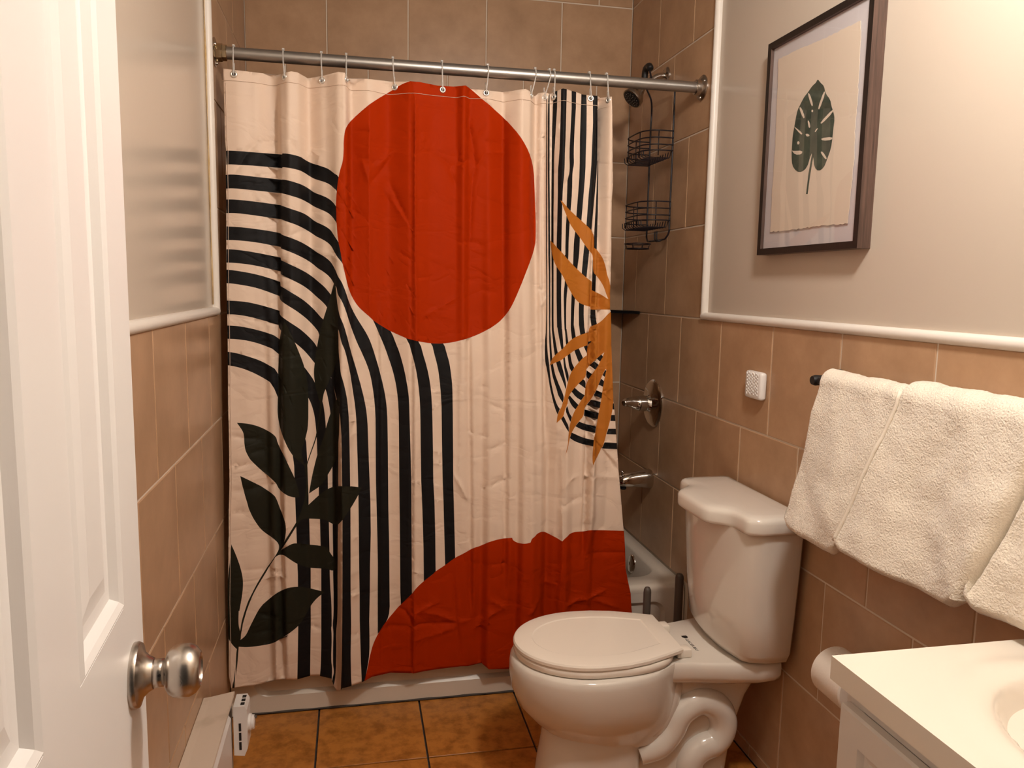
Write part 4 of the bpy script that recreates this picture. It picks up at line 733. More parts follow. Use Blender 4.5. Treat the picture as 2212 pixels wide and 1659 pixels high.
BLACK2=[
"11357,12061 11464,12083 11453,12030 11327,11940",
"11797,11641 11846,11578 11763,11408 11668,11504",
"11494,11436 11727,11299 11511,11175 11429,11276",
"11307,11122 11463,11006 11412,10816 11310,10899 11280,10977",
"11180,10838 11246,10775 11266,10699 11262,10532 11024,10700",
"10880,10566 11018,10449 11106,10386 11238,10309 11117,10146 10984,10224 10898,10297 10758,10445",
"10677,10334 10824,10188 11021,9996 10915,9852 10786,9975 10710,10078 10617,10259",
"10580,10001 10608,9938 10630,9878 10650,9803 10689,9729 10776,9620 10714,9464 10621,9639 10545,9802 10536,9892",
"10470,9673 10550,9512 10617,9386 10647,9292 10655,9143 10588,9225 10545,9294 10474,9426 10395,9571",
"11913,11135 11955,11119 11910,10911 11841,10966",
"11798,10848 11889,10769 11862,10585 11723,10646",
"11565,10499 11842,10385 11821,10201 11483,10335",
"11439,10157 11799,10080 11769,9880 11383,9965",
"11233,9842 11737,9713 11703,9515 11217,9636",
"11052,9451 11164,9398 11371,9315 11605,9281 11516,9122 11363,9093 11126,9192 10919,9300",
"10771,9110 11082,8962 11326,8859 11473,8878 11461,8673 11322,8646 11115,8724 10982,8771 10866,8828 10699,8940",
"12221,10023 12320,10024 12324,9823 12216,9822",
"12178,9637 12360,9639 12364,9438 12148,9436",
"12086,9175 12385,9178 12388,8985 12019,8997",
"11944,8735 12426,8699 12446,8489 11848,8539",
]
CREASES="""3923 17673 4601 17432 40 100
4601 17432 5067 17925 -40 100
4097 17621 4317 16825 -40 90
4317 16825 5041 17749 40 90
4326 18417 3953 18393 30 80
4937 16987 5681 15294 40 90
4985 16425 5706 15346 -30 70
4702 16763 4960 16323 30 70
4341 19207 4304 16322 -25 70
4304 16322 4308 13883 -25 70
4308 13883 4316 12856 -25 70
5713 19526 5697 17070 -30 60
5697 17070 5706 15141 -30 60
5706 15141 5749 12041 -30 60
7066 18098 7067 17687 40 70
7067 17687 7204 17629 40 70
7204 17629 7405 17755 40 70
7379 19088 7555 18241 50 90
7555 18241 7638 17519 50 90
7638 17519 7920 17964 -40 80
7638 17519 7550 17231 40 80
7550 17231 7458 15210 40 80
7167 17571 7509 16995 -30 80
6805 17419 7020 16967 30 70
6375 17847 6859 17527 30 80
6859 17527 7181 17621 30 80
7834 18706 7553 18487 30 80
7916 18349 8605 18320 30 70
7971 17990 8607 18058 -30 70
8608 19096 8594 15783 -30 60
8594 15783 8631 13104 -30 60
5941 12820 6535 13136 -20 80
6535 13136 7119 13486 -20 80
7838 13682 8324 13583 30 80
7070 15141 7618 15187 30 80
7618 15187 7932 15061 30 80
5130 14882 5679 14525 30 80
3467 16203 4160 15864 30 80
6940 7753 7186 7342 -50 80
7186 7342 7401 6884 -50 80
6940 7799 6940 8881 -10 60
7113 10723 7117 8432 -15 60
7117 8432 7096 7752 -15 60
8641 12234 8637 9582 -20 70
8637 9582 8622 8850 -20 70
8013 8561 8622 8759 30 80
8072 10053 8620 9803 30 80
7857 7304 8777 7655 30 90
7750 10623 8010 10586 30 70
7707 9048 8012 8968 30 70
7400 9131 7586 9082 30 70
10455 7239 10722 7521 -30 90
10722 7521 11038 7669 -30 90
10483 6684 11152 6911 30 80
11260 7637 12453 7523 -30 120
10429 8586 10463 7241 -30 60
10463 7241 10480 5555 -30 60
11157 8825 11135 7664 -20 60
11135 7664 11294 5955 -20 60
11400 9069 11848 8530 60 90
11848 8530 12149 8159 60 90
12149 8159 12388 7805 60 90
11464 9023 11920 8527 -50 90
11920 8527 12198 8210 -50 90
12198 8210 12368 8042 -50 90
4695 2877 5169 2827 30 80
5169 2827 5631 2828 30 80
5631 2828 5825 2906 40 80
5825 2906 6360 2836 40 80
6360 2836 7002 2793 40 80
5169 3462 5380 3355 40 80
5380 3355 5612 2899 40 80
5630 3140 5713 3329 -40 90
5713 3329 6423 3565 -40 90
5890 3315 6469 3126 -40 100
6469 3126 7046 2870 -40 100
7180 2814 7473 2870 -30 80
7727 2629 8147 3112 -50 100
7727 2617 8150 2779 -30 80
5694 2394 6252 2439 -30 90
6252 2439 7003 2665 -30 90
5619 3947 5621 2814 -30 60
5621 2814 5636 1242 -30 60
6925 4475 7046 2917 40 80
7046 2917 7240 1449 40 80
10470 6572 10497 4697 -50 80
10497 4697 10461 3861 -50 80
10461 3861 10404 3059 -50 80
11297 5719 11323 4599 -20 60
11323 4599 11454 3055 -20 60
11458 3365 12084 3640 -50 90
10731 3244 11091 3395 -50 100
11091 3395 11401 3398 -50 100
11712 3338 12599 3005 -40 100
9393 3097 9708 3464 -50 100
8179 3570 8676 3237 -40 100
8031 3078 8566 3250 -40 100
9989 4052 10362 3979 -30 80
7803 4759 8608 4804 20 70
11396 4969 12760 4945 20 70
1047 17926 821 17673 40 100
821 17673 413 16999 40 100
1048 18017 1252 17995 30 80
1252 17995 1614 18009 30 80
2038 17970 2267 17615 40 100
2453 17546 2608 17780 -30 90
2608 17780 2852 17628 -30 90
2852 17628 2794 17342 -30 90
1946 15187 2405 15408 30 70
2751 14776 3168 14670 -30 90
3168 14670 3462 14454 -30 90
201 9228 461 9131 30 90
461 9131 986 9093 30 90
187 8326 397 8268 40 90
397 8268 750 8337 40 90
755 8664 1213 8766 30 100
171 7507 496 7518 30 120
496 7518 913 7599 30 120
913 7599 1435 7703 30 120
157 6849 622 6843 30 100
441 5044 1371 4991 20 70
1082 4664 1394 4840 -40 80
1394 4840 1650 4747 -40 80
1270 5042 1387 5139 -30 80
1387 5139 1523 5016 -30 80
882 3581 1085 3448 40 100
1085 3448 1369 3475 40 100
676 2970 1332 2992 30 80
1401 5973 1398 5053 -20 60
1398 5053 1397 4267 -20 60
1385 3979 1367 2671 -20 60
1367 2671 1343 1546 -20 60
3666 5948 3929 5999 -30 70
3705 4844 3897 4912 -30 70
5685 7622 5888 7495 -30 70
5685 7143 5888 7191 -30 70
5638 4685 5942 4619 -30 70
6273 7423 6577 7380 -20 70
6325 6985 6604 6944 -20 70
6248 8589 6552 8499 -30 70
6273 8161 6551 8171 -30 70
6227 10434 6503 10464 -20 70
6239 9887 6403 10005 -30 70
2732 2920 2420 3028 30 90
3668 4114 3936 4146 -40 70
3657 2830 3949 2743 30 90
3650 9623 3885 9621 -20 70
3670 9184 3882 9210 -20 70
9659 18542 9889 18628 30 80
9664 17826 9906 18025 30 100
9661 13713 9944 13670 30 90
9658 13033 9945 13476 -40 100
10375 17001 10580 17265 30 70
10269 9148 10418 9240 -30 80"""


def parse(rows): return [[tuple(int(q)/1e4 for q in t.split(',')) for t in r.split()] for r in rows]
EDGE = parse(CREAM_EDGE)[0]
LAYERS = [(1, parse(BLACK)), (2, parse(ORANGE)), (3, parse(GREEN)), (4, parse(AMBER)), (1, parse(BLACK2))]

def inside(poly, X, Z):
    P = np.array(poly); n = len(P); r = np.zeros(len(X), bool)
    lo, hi = P.min(0), P.max(0)
    m_ = (X >= lo[0]) & (X <= hi[0]) & (Z >= lo[1]) & (Z <= hi[1])
    ix = np.nonzero(m_)[0]
    if not len(ix): return r
    x, z = X[ix], Z[ix]; c = np.zeros(len(ix), bool)
    for i in range(n):
        x0, z0 = P[i-1]; x1, z1 = P[i]
        if z0 == z1: continue
        cr = (z0 > z) != (z1 > z)
        c ^= cr & (x < (x1-x0)*(z-z0)/(z1-z0)+x0)
    r[ix] = c
    return r

CRS = [tuple(int(v)/1e4 for v in ln.split()) for ln in CREASES.split('\n')]
def crease_depth(X, Z):
    out = np.zeros(len(X))
    for x0, z0, x1, z1, d, w in CRS:
        dx, dz = x1-x0, z1-z0; L2 = dx*dx+dz*dz
        if L2 < 1e-8: continue
        t = np.clip(((X-x0)*dx+(Z-z0)*dz)/L2, 0, 1)
        r = np.hypot(X-x0-dx*t, Z-z0-dz*t)/(w*1.6)
        out += 1.5*d*np.clip(1-r, 0, 1)**1.5*(.35+.65*np.sin(np.pi*np.clip(t*.9+.05, 0, 1)))
    return out

def curtain_mesh():
    verts, edges = [], []
    def add_loop(poly):
        k = len(verts)
        verts.extend(Vector(p) for p in poly)
        edges.extend((k+i, k+(i+1) % len(poly)) for i in range(len(poly)))
    add_loop(EDGE)
    for _, ps in LAYERS:
        for p in ps: add_loop(p)
    for x0, z0, x1, z1, d, w in CRS:              # sharp handling creases get mesh edges of their own
        n = max(1, int(math.hypot(x1-x0, z1-z0)/.012)); k = len(verts)
        dx, dz = (x1-x0), (z1-z0); L_ = math.hypot(dx, dz); ox, oz = -dz/L_*w*.55, dx/L_*w*.55
        for t in range(n+1): verts.append(Vector((x0+dx*t/n, z0+dz*t/n)))
        edges.extend((k+t, k+t+1) for t in range(n))
        for sg in (-1, 1):
            for t in range(n+1): verts.append(Vector((x0+dx*t/n+ox*sg, z0+dz*t/n+oz*sg)))
    STX, STZ = .0055, .012
    gx, gz = np.meshgrid(np.arange(0.001, 1.33, STX), np.arange(.085, 2.0, STZ))
    gx = gx+((np.arange(gx.shape[0]) % 2)*STX/2)[:, None]
    gx, gz = gx.ravel(), gz.ravel()
    k = inside(EDGE, gx, gz); gx, gz = gx[k], gz[k]
    verts.extend(Vector((float(a), float(c))) for a, c in zip(gx, gz))
    vo, eo, fo, *_ = delaunay_2d_cdt(verts, edges, [], 0, 1e-5)
    V = np.array([(v.x, v.y) for v in vo])
    F = np.array([f for f in fo if len(f) == 3])
    cx, cz = V[F].mean(1).T
    keep = inside(EDGE, cx, cz)
    F, cx, cz = F[keep], cx[keep], cz[keep]
    mi = np.zeros(len(F), int)
    for idx, ps in LAYERS:
        for p in ps:
            mi[inside(p, cx, cz)] = idx
    used = np.unique(F); remap = -np.ones(len(V), int); remap[used] = np.arange(len(used))
    V = V[used]; F = remap[F]
    dep = crease_depth(V[:, 0], V[:, 1])
    P3 = [(x, curtain_y(x, z)+float(d), z) for (x, z), d in zip(V, dep)]
    return P3, F, mi

cpts, cfaces, cmi = curtain_mesh()
ct = thing('shower_curtain', 'cream shower curtain printed with rust sun, black stripes and leaves', 'curtain', (.62, .03, .08))
me = bpy.data.meshes.new('panel')
org = Vector((.62, .03, .08))
me.from_pydata([Vector(p)-org for p in cpts], [], [tuple(int(i) for i in f) for f in cfaces])
for n_ in ('cream', 'black', 'orange', 'green', 'amber'): me.materials.append(M[n_])
me.polygons.foreach_set('material_index', cmi.astype(np.int32))
me.polygons.foreach_set('use_smooth', np.ones(len(cfaces), bool))
me.update()
# faces look towards the camera (-y)
if sum(p.normal.y for p in me.polygons) > 0: me.flip_normals()
panel = bpy.data.objects.new('panel', me); COL.objects.link(panel)
panel.parent = ct; ORIGIN[panel] = org
sd = panel.modifiers.new('cloth_thickness', 'SOLIDIFY'); sd.thickness = .0010; sd.offset = -1

# stitched hem lines
def seam(name, pts, r=.0007, mt='thread'):
    b = new(); add_tube(b, [(x, curtain_y(x, z)-.0012, z) for x, z in pts], r, 4)
    return obj(name, b, mt, panel, smooth=True)
xs = np.linspace(.012, 1.19, 240)
seam('top_hem_stitch', [(float(x), 1.962+.002*math.sin(x*9)) for x in xs])
lf = [(x, z) for x, z in EDGE if x < .06 and .13 < z < 1.97]
lf = sorted(lf, key=lambda q: q[1])
zs = np.linspace(.14, 1.955, 180)
seam('side_hem_stitch', [(float(np.interp(z, [q[1] for q in lf], [q[0] for q in lf]))+.0060, float(z)) for z in zs])

GX = [.045, .188, .295, .366, .511, .657, .794, .938, .985, 1.011, 1.129, 1.189]
gz = 1.981
gm = None
for x in GX:
    y = curtain_y(x, gz); dy = (curtain_y(x+.006, gz)-curtain_y(x-.006, gz))/.012
    dy = max(-1.6, min(1.6, dy))
    nrm = Vector((dy, -1, 0)).normalized()
    p = Vector((x, y, gz))+nrm*.0012
    if gm is None:
        b = new(); add_lathe(b, [(-.002, .0046), (.0006, .0048), (.0018, .0064), (.0018, .0082), (.0004, .0102), (-.001, .0102)], (0, 0, 0), (0, -1, 0), 20)
        add_lathe(b, [(-.0012, .0050), (-.0006, .0050)], (0, 0, 0), (0, -1, 0), 14, mi=1)
        bmesh.ops.recalc_face_normals(b, faces=b.faces)
        for f in b.faces: f.smooth = True
        gm = bpy.data.meshes.new('grommet'); b.to_mesh(gm); b.free(); gm.materials.append(M['grommet']); gm.materials.append(M['dark'])
    o = bpy.data.objects.new('grommet', gm); COL.objects.link(o); o.parent = ct
    o.location = p-org; o.rotation_euler = (0, 0, math.atan2(nrm.x, -nrm.y))

# ------------------------------------------------------------------ clear plastic curtain hooks
which = ['leftmost of all, next to the left rod flange', 'second from the left rod flange', 'third from the left rod flange', 'fourth from the left rod flange', 'at the upper left of the rust sun', 'over the middle of the rust sun',
         'at the upper right of the rust sun', 'on cream cloth right of the sun', 'left one of the close pair', 'right one of the close pair', 'over the black stripes', 'rightmost of all, nearest the shower head']
TX = [.043, .183, .293, .366, .505, .655, .799, .951, .998, 1.013, 1.130, 1.188]
for i, (gx_, tx_) in enumerate(zip(GX, TX)):
    y = curtain_y(gx_, gz)
    hk = thing('curtain_hook', 'clear plastic curtain hook '+which[i], 'hook', (tx_, RY, RZ), 'curtain hooks on the rod')
    b = new(); pts = []
    for k in range(15):
        a = math.radians(20+290*k/14-60)   # around the rod
        pts.append((tx_+.0*a, RY+(RR+.0022)*math.cos(a), RZ+(RR+.0022)*math.sin(a)))
    # leg in front of the rod down through the grommet and back up
    fr = [(tx_, RY-RR-.0018, RZ-.006), (gx_*.5+tx_*.5, (RY-RR+y-.006)/2, RZ-.035), (gx_, y-.005, gz+.008), (gx_, y-.004, gz-.001), (gx_, y+.006, gz-.003), (gx_, y+.010, gz+.010), (gx_, y+.012, gz+.034)]
    arc_ = [(tx_, RY+(RR+.0020)*math.cos(math.radians(a)), RZ+(RR+.0020)*math.sin(math.radians(a))) for a in (-20, 20, 60, 90, 120, 150, 180)]
    add_tube(b, bezier(arc_[:-1]+fr, 4), .0021, 8)
    obj('hook_wire', b, 'clear', hk, smooth=True)
    b = new()
    for aa in (82, 104):
        add_tube(b, [(tx_-.0035, RY+(RR+.004)*math.cos(math.radians(aa)), RZ+(RR+.004)*math.sin(math.radians(aa))), (tx_+.0035, RY+(RR+.004)*math.cos(math.radians(aa)), RZ+(RR+.004)*math.sin(math.radians(aa)))], .0036, 8)
    obj('hook_clasp', b, 'clear', hk, smooth=True, angle=50)
# ------------------------------------------------------------------ toilet
YC = -.487
tl = thing('toilet', 'white two piece toilet with closed lid beside the curtain', 'toilet', (1.15, YC, 0))
def egg(xf, xb, hw, z, xm=None, n=44, back=2.0, front=2.0, cy=YC):
    """closed outline: elliptical nose at xf, squarer tail at xb"""
    if xm is None: xm = xf+hw*1.15
    pts = []
    for k in range(n):
        a = 2*math.pi*k/n
        c, s = math.cos(a), math.sin(a)
        if c < 0: x = xm+(xm-xf)*-(abs(c)**(2/front)); y = hw*math.copysign(abs(s)**(2/front), s)
        else: x = xm+(xb-xm)*(abs(c)**(2/back)); y = hw*math.copysign(abs(s)**(2/back), s)
        pts.append((x, cy+y, z))
    return pts
# bowl with rim
b = new()
add_loft(b, [egg(.905, 1.30, .098, .155, 1.05), egg(.885, 1.275, .112, .185, 1.05), egg(.845, 1.268, .140, .222, 1.03), egg(.812, 1.262, .163, .262, 1.02), egg(.794, 1.26, .177, .305, 1.01), egg(.787, 1.262, .183, .345, 1.005), egg(.787, 1.265, .185, .372, 1.005),
             egg(.790, 1.268, .184, .388, 1.005), egg(.797, 1.27, .178, .396, 1.005), egg(.83, 1.25, .145, .397, 1.005), egg(.85, 1.22, .12, .36, 1.005), egg(.90, 1.18, .08, .30, 1.005)], cap1=True)
obj('bowl', b, 'porcelain', tl, smooth=True, angle=60)
# deck that carries the tank
b = new()
def deck(f, z, x1=1.500, x0=1.04):
    prof = [(1.04, .085), (1.12, .100), (1.20, .116), (1.26, .124), (1.32, .138), (1.38, .153), (1.44, .164), (1.48, .160), (1.50, .150)]
    q = [(x0+(x-1.04)/(.46)*(x1-x0), w*f) for x, w in prof]
    return [(x, YC-w, z) for x, w in q]+[(x1+.004, YC, z)]+[(x, YC+w, z) for x, w in q[::-1]]+[(x0, YC, z)]
add_loft(b, [deck(.45, .300, 1.46), deck(.60, .318, 1.475), deck(.84, .333, 1.49), deck(.955, .345), deck(.995, .358), deck(1.0, .378), deck(.985, .391), deck(.95, .3965)], cap0=True)
obj('deck', b, 'porcelain', tl, smooth=True, angle=50)
# pedestal
b = new()
add_loft(b, [egg(.862, 1.150, .112, .0, 1.02, back=4, front=2.6), egg(.864, 1.148, .111, .015, 1.02, back=4, front=2.6), egg(.870, 1.145, .106, .08, 1.02, back=4, front=2.5), egg(.880, 1.150, .104, .145, 1.02, back=3.5, front=2.4), egg(.884, 1.180, .108, .19, 1.03, back=3, front=2.2), egg(.890, 1.22, .110, .23, 1.04)])
obj('pedestal', b, 'porcelain', tl, smooth=True, angle=50)
# rear foot: central web under the deck
b = new()
def web(xa, xb, hw, z): return [(x, y, z) for x, y in rrect(xa, xb, YC-hw, YC+hw, .028, 5)]
add_loft(b, [web(1.10, 1.405, .105, 0), web(1.10, 1.404, .104, .018), web(1.10, 1.402, .072, .032), web(1.12, 1.420, .066, .15), web(1.14, 1.455, .070, .26), web(1.14, 1.490, .078, .33)])
obj('rear_foot', b, 'porcelain', tl, smooth=True, angle=50)
# serpentine trapway showing on both sides
for sgn in (-1, 1):
    b = new(); yy = YC+sgn*.066
    path = bezier([(1.135, yy, .120), (1.190, yy, .140), (1.228, yy-.002*sgn, .180), (1.255, yy, .232), (1.310, yy, .258), (1.362, yy, .232), (1.382, yy, .180), (1.362, yy, .135), (1.318, yy, .118), (1.290, yy, .090), (1.284, yy, .040), (1.284, yy, .0)], 6)
    add_tube(b, path, [.040 if i > 6 else .032+.0013*i for i in range(len(path))], 18)
    obj('trapway', b, 'porcelain', tl, smooth=True, angle=60)
    b = new(); path = bezier([(1.10, yy-.010*sgn, .190), (1.165, yy-.004*sgn, .195), (1.205, yy-.004*sgn, .245), (1.222, yy-.010*sgn, .300), (1.226, yy-.02*sgn, .335)], 6)
    add_tube(b, path, .036, 16)
    obj('upper_trap_bulge', b, 'porcelain', tl, smooth=True, angle=60)
b = new(); add_lathe(b, [(0, .013), (.010, .0125), (.017, .009), (.019, 0)], (1.205, YC-.098, .018), (0, 0, 1), 18)
obj('bolt_cap', b, 'seat', tl, smooth=True)
# tank
b = new()
def tankring(z, hw, xf_side, bulge, xb=1.508, r=.03, n=26):
    pts = []
    for k in range(n+1):     # front edge from +y to -y
        t = -1+2*k/n
        prof = math.cos(t*math.pi/2)**.8 if abs(t) < 1 else 0
        x = xf_side-bulge*(1-t*t)
        if abs(t) > .86: x += r*(((abs(t)-.86)/.14)**2)
        pts.append((x, YC-t*hw, z))
    pts += [(xb-.012, YC-hw, z), (xb, YC-hw+.012, z), (xb, YC+hw-.012, z), (xb-.012, YC+hw, z)]
    return pts
add_loft(b, [tankring(.399, .150, 1.402, .026, r=.05), tankring(.407, .176, 1.391, .032, r=.045), tankring(.430, .187, 1.380, .036), tankring(.52, .196, 1.374, .038), tankring(.65, .206, 1.368, .040), tankring(.774, .214, 1.362, .042)])
obj('tank', b, 'porcelain', tl, smooth=True, angle=50)
b = new()
def lidring(z, hw, off, xb=1.512, n=36):
    pts = []
    for k in range(n+1):
        t = -1+2*k/n; a = abs(t)
        s = 1/(1+math.exp((a-.50)*22))                 # stepped serpentine front
        x = 1.358-off-.056*s-.010*(1-t*t)
        if a > .88: x += .034*(1-math.sqrt(max(0, 1-((a-.88)/.12)**2)))
        pts.append((x, YC-t*hw, z))
    pts += [(xb-.010, YC-hw, z), (xb, YC-hw+.010, z), (xb, YC+hw-.010, z), (xb-.010, YC+hw, z)]
    return pts
base_l = lidring(0, .226, .012)
cxl, cyl = 1.42, YC
def lidscale(z, f, g): return [(cxl+(x-cxl)*f, cyl+(y-cyl)*g, z) for x, y, _ in base_l]
add_loft(b, [lidscale(.770, .95, .975), lidscale(.774, .99, .995), lidscale(.780, 1, 1), lidscale(.800, 1, 1), lidscale(.807, .985, .993), lidscale(.812, .95, .978), lidscale(.8155, .88, .95), lidscale(.818, .70, .85), lidscale(.819, .40, .6)])
obj('tank_lid', b, 'porcelain', tl, smooth=True, angle=50)
# seat and lid
b = new()
add_loft(b, [egg(.800, 1.225, .166, .400, 1.0, back=3), egg(.798, 1.228, .168, .405, 1.0, back=3), egg(.798, 1.228, .168, .414, 1.0, back=3), egg(.802, 1.226, .165, .418, 1.0, back=3)])
obj('seat_ring', b, 'seat', tl, smooth=True, angle=40)
def lidline(ins, z):
    pts = []
    n = 40
    for k in range(n+1):
        a = math.pi/2+math.pi*k/n
        pts.append((1.0+(.203-ins)*math.cos(a), YC+(.170-ins)*math.sin(a), z))
    k_ = 1-ins/.235
    tail = [(1.06, -.168), (1.12, -.155), (1.18, -.132), (1.235, -.108)]
    lo = [(1.0+(x-1.0)*k_, YC+y*(1-ins/.17), z) for x, y in tail]
    hi = [(1.0+(x-1.0)*k_, YC-y*(1-ins/.17), z) for x, y in tail[::-1]]
    return pts+lo+hi
b = new()
add_loft(b, [lidline(.003, .4195), lidline(0, .423), lidline(0, .430), lidline(.003, .4345), lidline(.010, .4365), lidline(.050, .4372), lidline(.054, .4352), lidline(.09, .4345)])
obj('lid', b, 'seat', tl, smooth=True, angle=25)
for y in (-.075, .075):
    b = add_box(new(), (1.226, YC+y-.018, .397), (1.268, YC+y+.018, .420), .004)
    hg = obj('hinge', b, 'seat', tl, smooth=True, angle=40)
    b = new(); add_tube(b, [(1.222, YC+y-.012, .410), (1.222, YC+y+.012, .410)], .007, 12)
    obj('hinge_pin', b, 'dark', hg, smooth=True, angle=50)
# maker's mark printed behind the seat
cu = bpy.data.curves.new('mark', 'FONT'); cu.body = 'GLACIER BAY'; cu.size = .0125; cu.extrude = .0001; cu.align_x = 'LEFT'
to = bpy.data.objects.new('mark', cu); COL.objects.link(to)
bpy.context.view_layer.update()
dg = bpy.context.evaluated_depsgraph_get()
tm = bpy.data.meshes.new_from_object(to.evaluated_get(dg)); bpy.data.objects.remove(to)
mk = bpy.data.objects.new('printed_mark', tm); COL.objects.link(mk); tm.materials.clear(); tm.materials.append(M['print_ink'])
mk.parent = tl; mk.location = Vector((1.296, YC+.018, .3968))-origin_of(tl); mk.rotation_euler = (0, 0, -math.pi/2)
b = new(); add_prism(b, [(1.293, YC+.037, .3966), (1.308, YC+.037, .3966), (1.310, YC+.030, .3966), (1.307, YC+.022, .3966), (1.298, YC+.021, .3966), (1.293, YC+.028, .3966)], (0, 0, .0004))
obj('mark_emblem', b, 'print_ink', tl)

# ------------------------------------------------------------------ brush and plunger behind the toilet
br = thing('toilet_brush', 'grey toilet brush handle behind the toilet lid, shorter one', 'toilet brush', (1.318, -.125, 0))
b = new(); add_lathe(b, [(.002, .045), (.012, .048), (.10, .042), (.115, .036), (.116, .030), (.02, .030), (.015, 0)], (1.318, -.125, 0), (0, 0, 1), 28)
obj('holder', b, 'handle_grey', br, smooth=True, angle=40)
b = new(); add_lathe(b, [(.10, .0), (.10, .009), (.16, .011), (.18, .0125), (.395, .0125), (.404, .0115), (.411, .008), (.414, 0)], (1.318, -.125, 0), (0, 0, 1), 20)
obj('handle', b, 'handle_grey', br, smooth=True, angle=50)
pg = thing('plunger', 'taller grey plunger handle beside the tank', 'plunger', (1.424, -.135, 0))
b = new(); add_lathe(b, [(.002, .054), (.010, .056), (.035, .056), (.055, .045), (.075, .026), (.11, .018), (.112, 0)], (1.424, -.135, 0), (0, 0, 1), 28)
obj('cup', b, 'rubber', pg, smooth=True, angle=50)
b = new(); add_lathe(b, [(.10, 0), (.10, .0135), (.44, .0140), (.449, .0125), (.455, .0085), (.458, 0)], (1.424, -.135, 0), (0, 0, 1), 20)
obj('handle', b, 'handle_grey', pg, smooth=True, angle=50)
# ------------------------------------------------------------------ framed leaf picture on the right wall
XW = XR+TT
pf = thing('framed_picture', 'dark wood framed green leaf print on right wall', 'picture', (XW, -.607, 1.481))
fy0, fy1, fz0, fz1, fw = -.832, -.384, 1.481, 2.050, .017
xf = XW-.034
def bar(poly): 
    return add_prism(new(), poly, (XW-xf, 0, 0))
o_ = [(fy0, fz0), (fy1, fz0), (fy1, fz1), (fy0, fz1)]; i_ = [(fy0+fw, fz0+fw), (fy1-fw, fz0+fw), (fy1-fw, fz1-fw), (fy0+fw, fz1-fw)]
for k in range(4):
    k2 = (k+1) % 4
    bb_ = bar([(xf, *o_[k]), (xf, *o_[k2]), (xf, *i_[k2]), (xf, *i_[k])])
    bb_.faces.ensure_lookup_table()
    bmesh.ops.recalc_face_normals(bb_, faces=bb_.faces)
    for f in bb_.faces: f.material_index = 1 if f.normal.x < -.9 else 0
    obj('frame_bar', bb_, ['frame', 'frame_face'], pf)
XP = 1.5055
obj('backing', add_box(new(), (XP+.003, fy0+fw, fz0+fw), (XP+.010, fy1-fw, fz1-fw)), 'mat_board', pf)
PAPER = [(-0.4298, 1.9992), (-0.5365, 1.999), (-0.6251, 1.9913), (-0.7097, 1.9902), (-0.7769, 1.989), (-0.784, 1.9404), (-0.7844, 1.8715), (-0.7868, 1.8108), (-0.7851, 1.7458), (-0.7889, 1.6793), (-0.7864, 1.6132), (-0.7815, 1.5392), (-0.6938, 1.5421), (-0.6027, 1.5418), (-0.5133, 1.5397), (-0.4397, 1.5427), (-0.4362, 1.6531), (-0.44, 1.7651), (-0.435, 1.8771), (-0.4329, 1.9437)]
pp = []
for i in range(len(PAPER)):
    a, c = Vector(PAPER[i]), Vector(PAPER[(i+1) % len(PAPER)])
    n = max(2, int((c-a).length/.008)); nr = Vector((c.y-a.y, a.x-c.x)).normalized()
    for k in range(n):
        q = a+(c-a)*k/n+nr*random.uniform(-.0016, .0016)
        pp.append((XP, q.x, q.y))
pa = obj('art_paper', add_prism(new(), pp, (.0012, 0, 0)), 'paper', pf)
LEAF = [(-0.622, 1.9014), (-0.6369, 1.8878), (-0.6512, 1.8779), (-0.6594, 1.8586), (-0.6814, 1.8389), (-0.6875, 1.8228), (-0.6979, 1.806), (-0.7039, 1.7901), (-0.7019, 1.771), (-0.7004, 1.7468), (-0.6973, 1.7227), (-0.6845, 1.6999), (-0.6736, 1.6815), (-0.6522, 1.6754), (-0.6328, 1.6873), (-0.6252, 1.7141), (-0.6192, 1.7263), (-0.6111, 1.7162), (-0.5999, 1.692), (-0.577, 1.6836), (-0.5521, 1.6892), (-0.5301, 1.7073), (-0.524, 1.7351), (-0.5239, 1.762), (-0.5245, 1.7833), (-0.5292, 1.8038), (-0.5338, 1.8242), (-0.5394, 1.8441), (-0.5526, 1.8571), (-0.5655, 1.8698), (-0.5834, 1.8787), (-0.6006, 1.8899), (-0.6165, 1.8937)]
SLITS = [[(-0.5815, 1.8786), (-0.5935, 1.8712), (-0.6106, 1.8419), (-0.6036, 1.8394)], [(-0.6534, 1.8659), (-0.6594, 1.8586), (-0.6388, 1.8243), (-0.6319, 1.8298)], [(-0.5467, 1.8489), (-0.5564, 1.8484), (-0.5769, 1.8197), (-0.5696, 1.817)], [(-0.6968, 1.815), (-0.6961, 1.8063), (-0.6527, 1.7879), (-0.6459, 1.7927)], [(-0.5269, 1.8064), (-0.5343, 1.8028), (-0.5708, 1.7813), (-0.5644, 1.7777)], [(-0.7001, 1.7493), (-0.6993, 1.742), (-0.6618, 1.7466), (-0.6521, 1.7543)], [(-0.5236, 1.747), (-0.531, 1.7437), (-0.5757, 1.7375), (-0.5719, 1.7286), (-0.5423, 1.7322)], [(-0.654, 1.7217), (-0.6647, 1.7205), (-0.6844, 1.7009), (-0.6776, 1.7)], [(-0.5893, 1.81), (-0.5973, 1.8053), (-0.6046, 1.7895), (-0.5973, 1.7888)], [(-0.6071, 1.8325), (-0.6122, 1.8278), (-0.6099, 1.8242), (-0.604, 1.8275)], [(-0.6382, 1.7821), (-0.6352, 1.7776), (-0.6249, 1.7724), (-0.6278, 1.779)], [(-0.5836, 1.7768), (-0.595, 1.7758), (-0.6051, 1.7688), (-0.5912, 1.7687)], [(-0.5467, 1.7624), (-0.5532, 1.7655), (-0.5608, 1.7589), (-0.5525, 1.755)]]
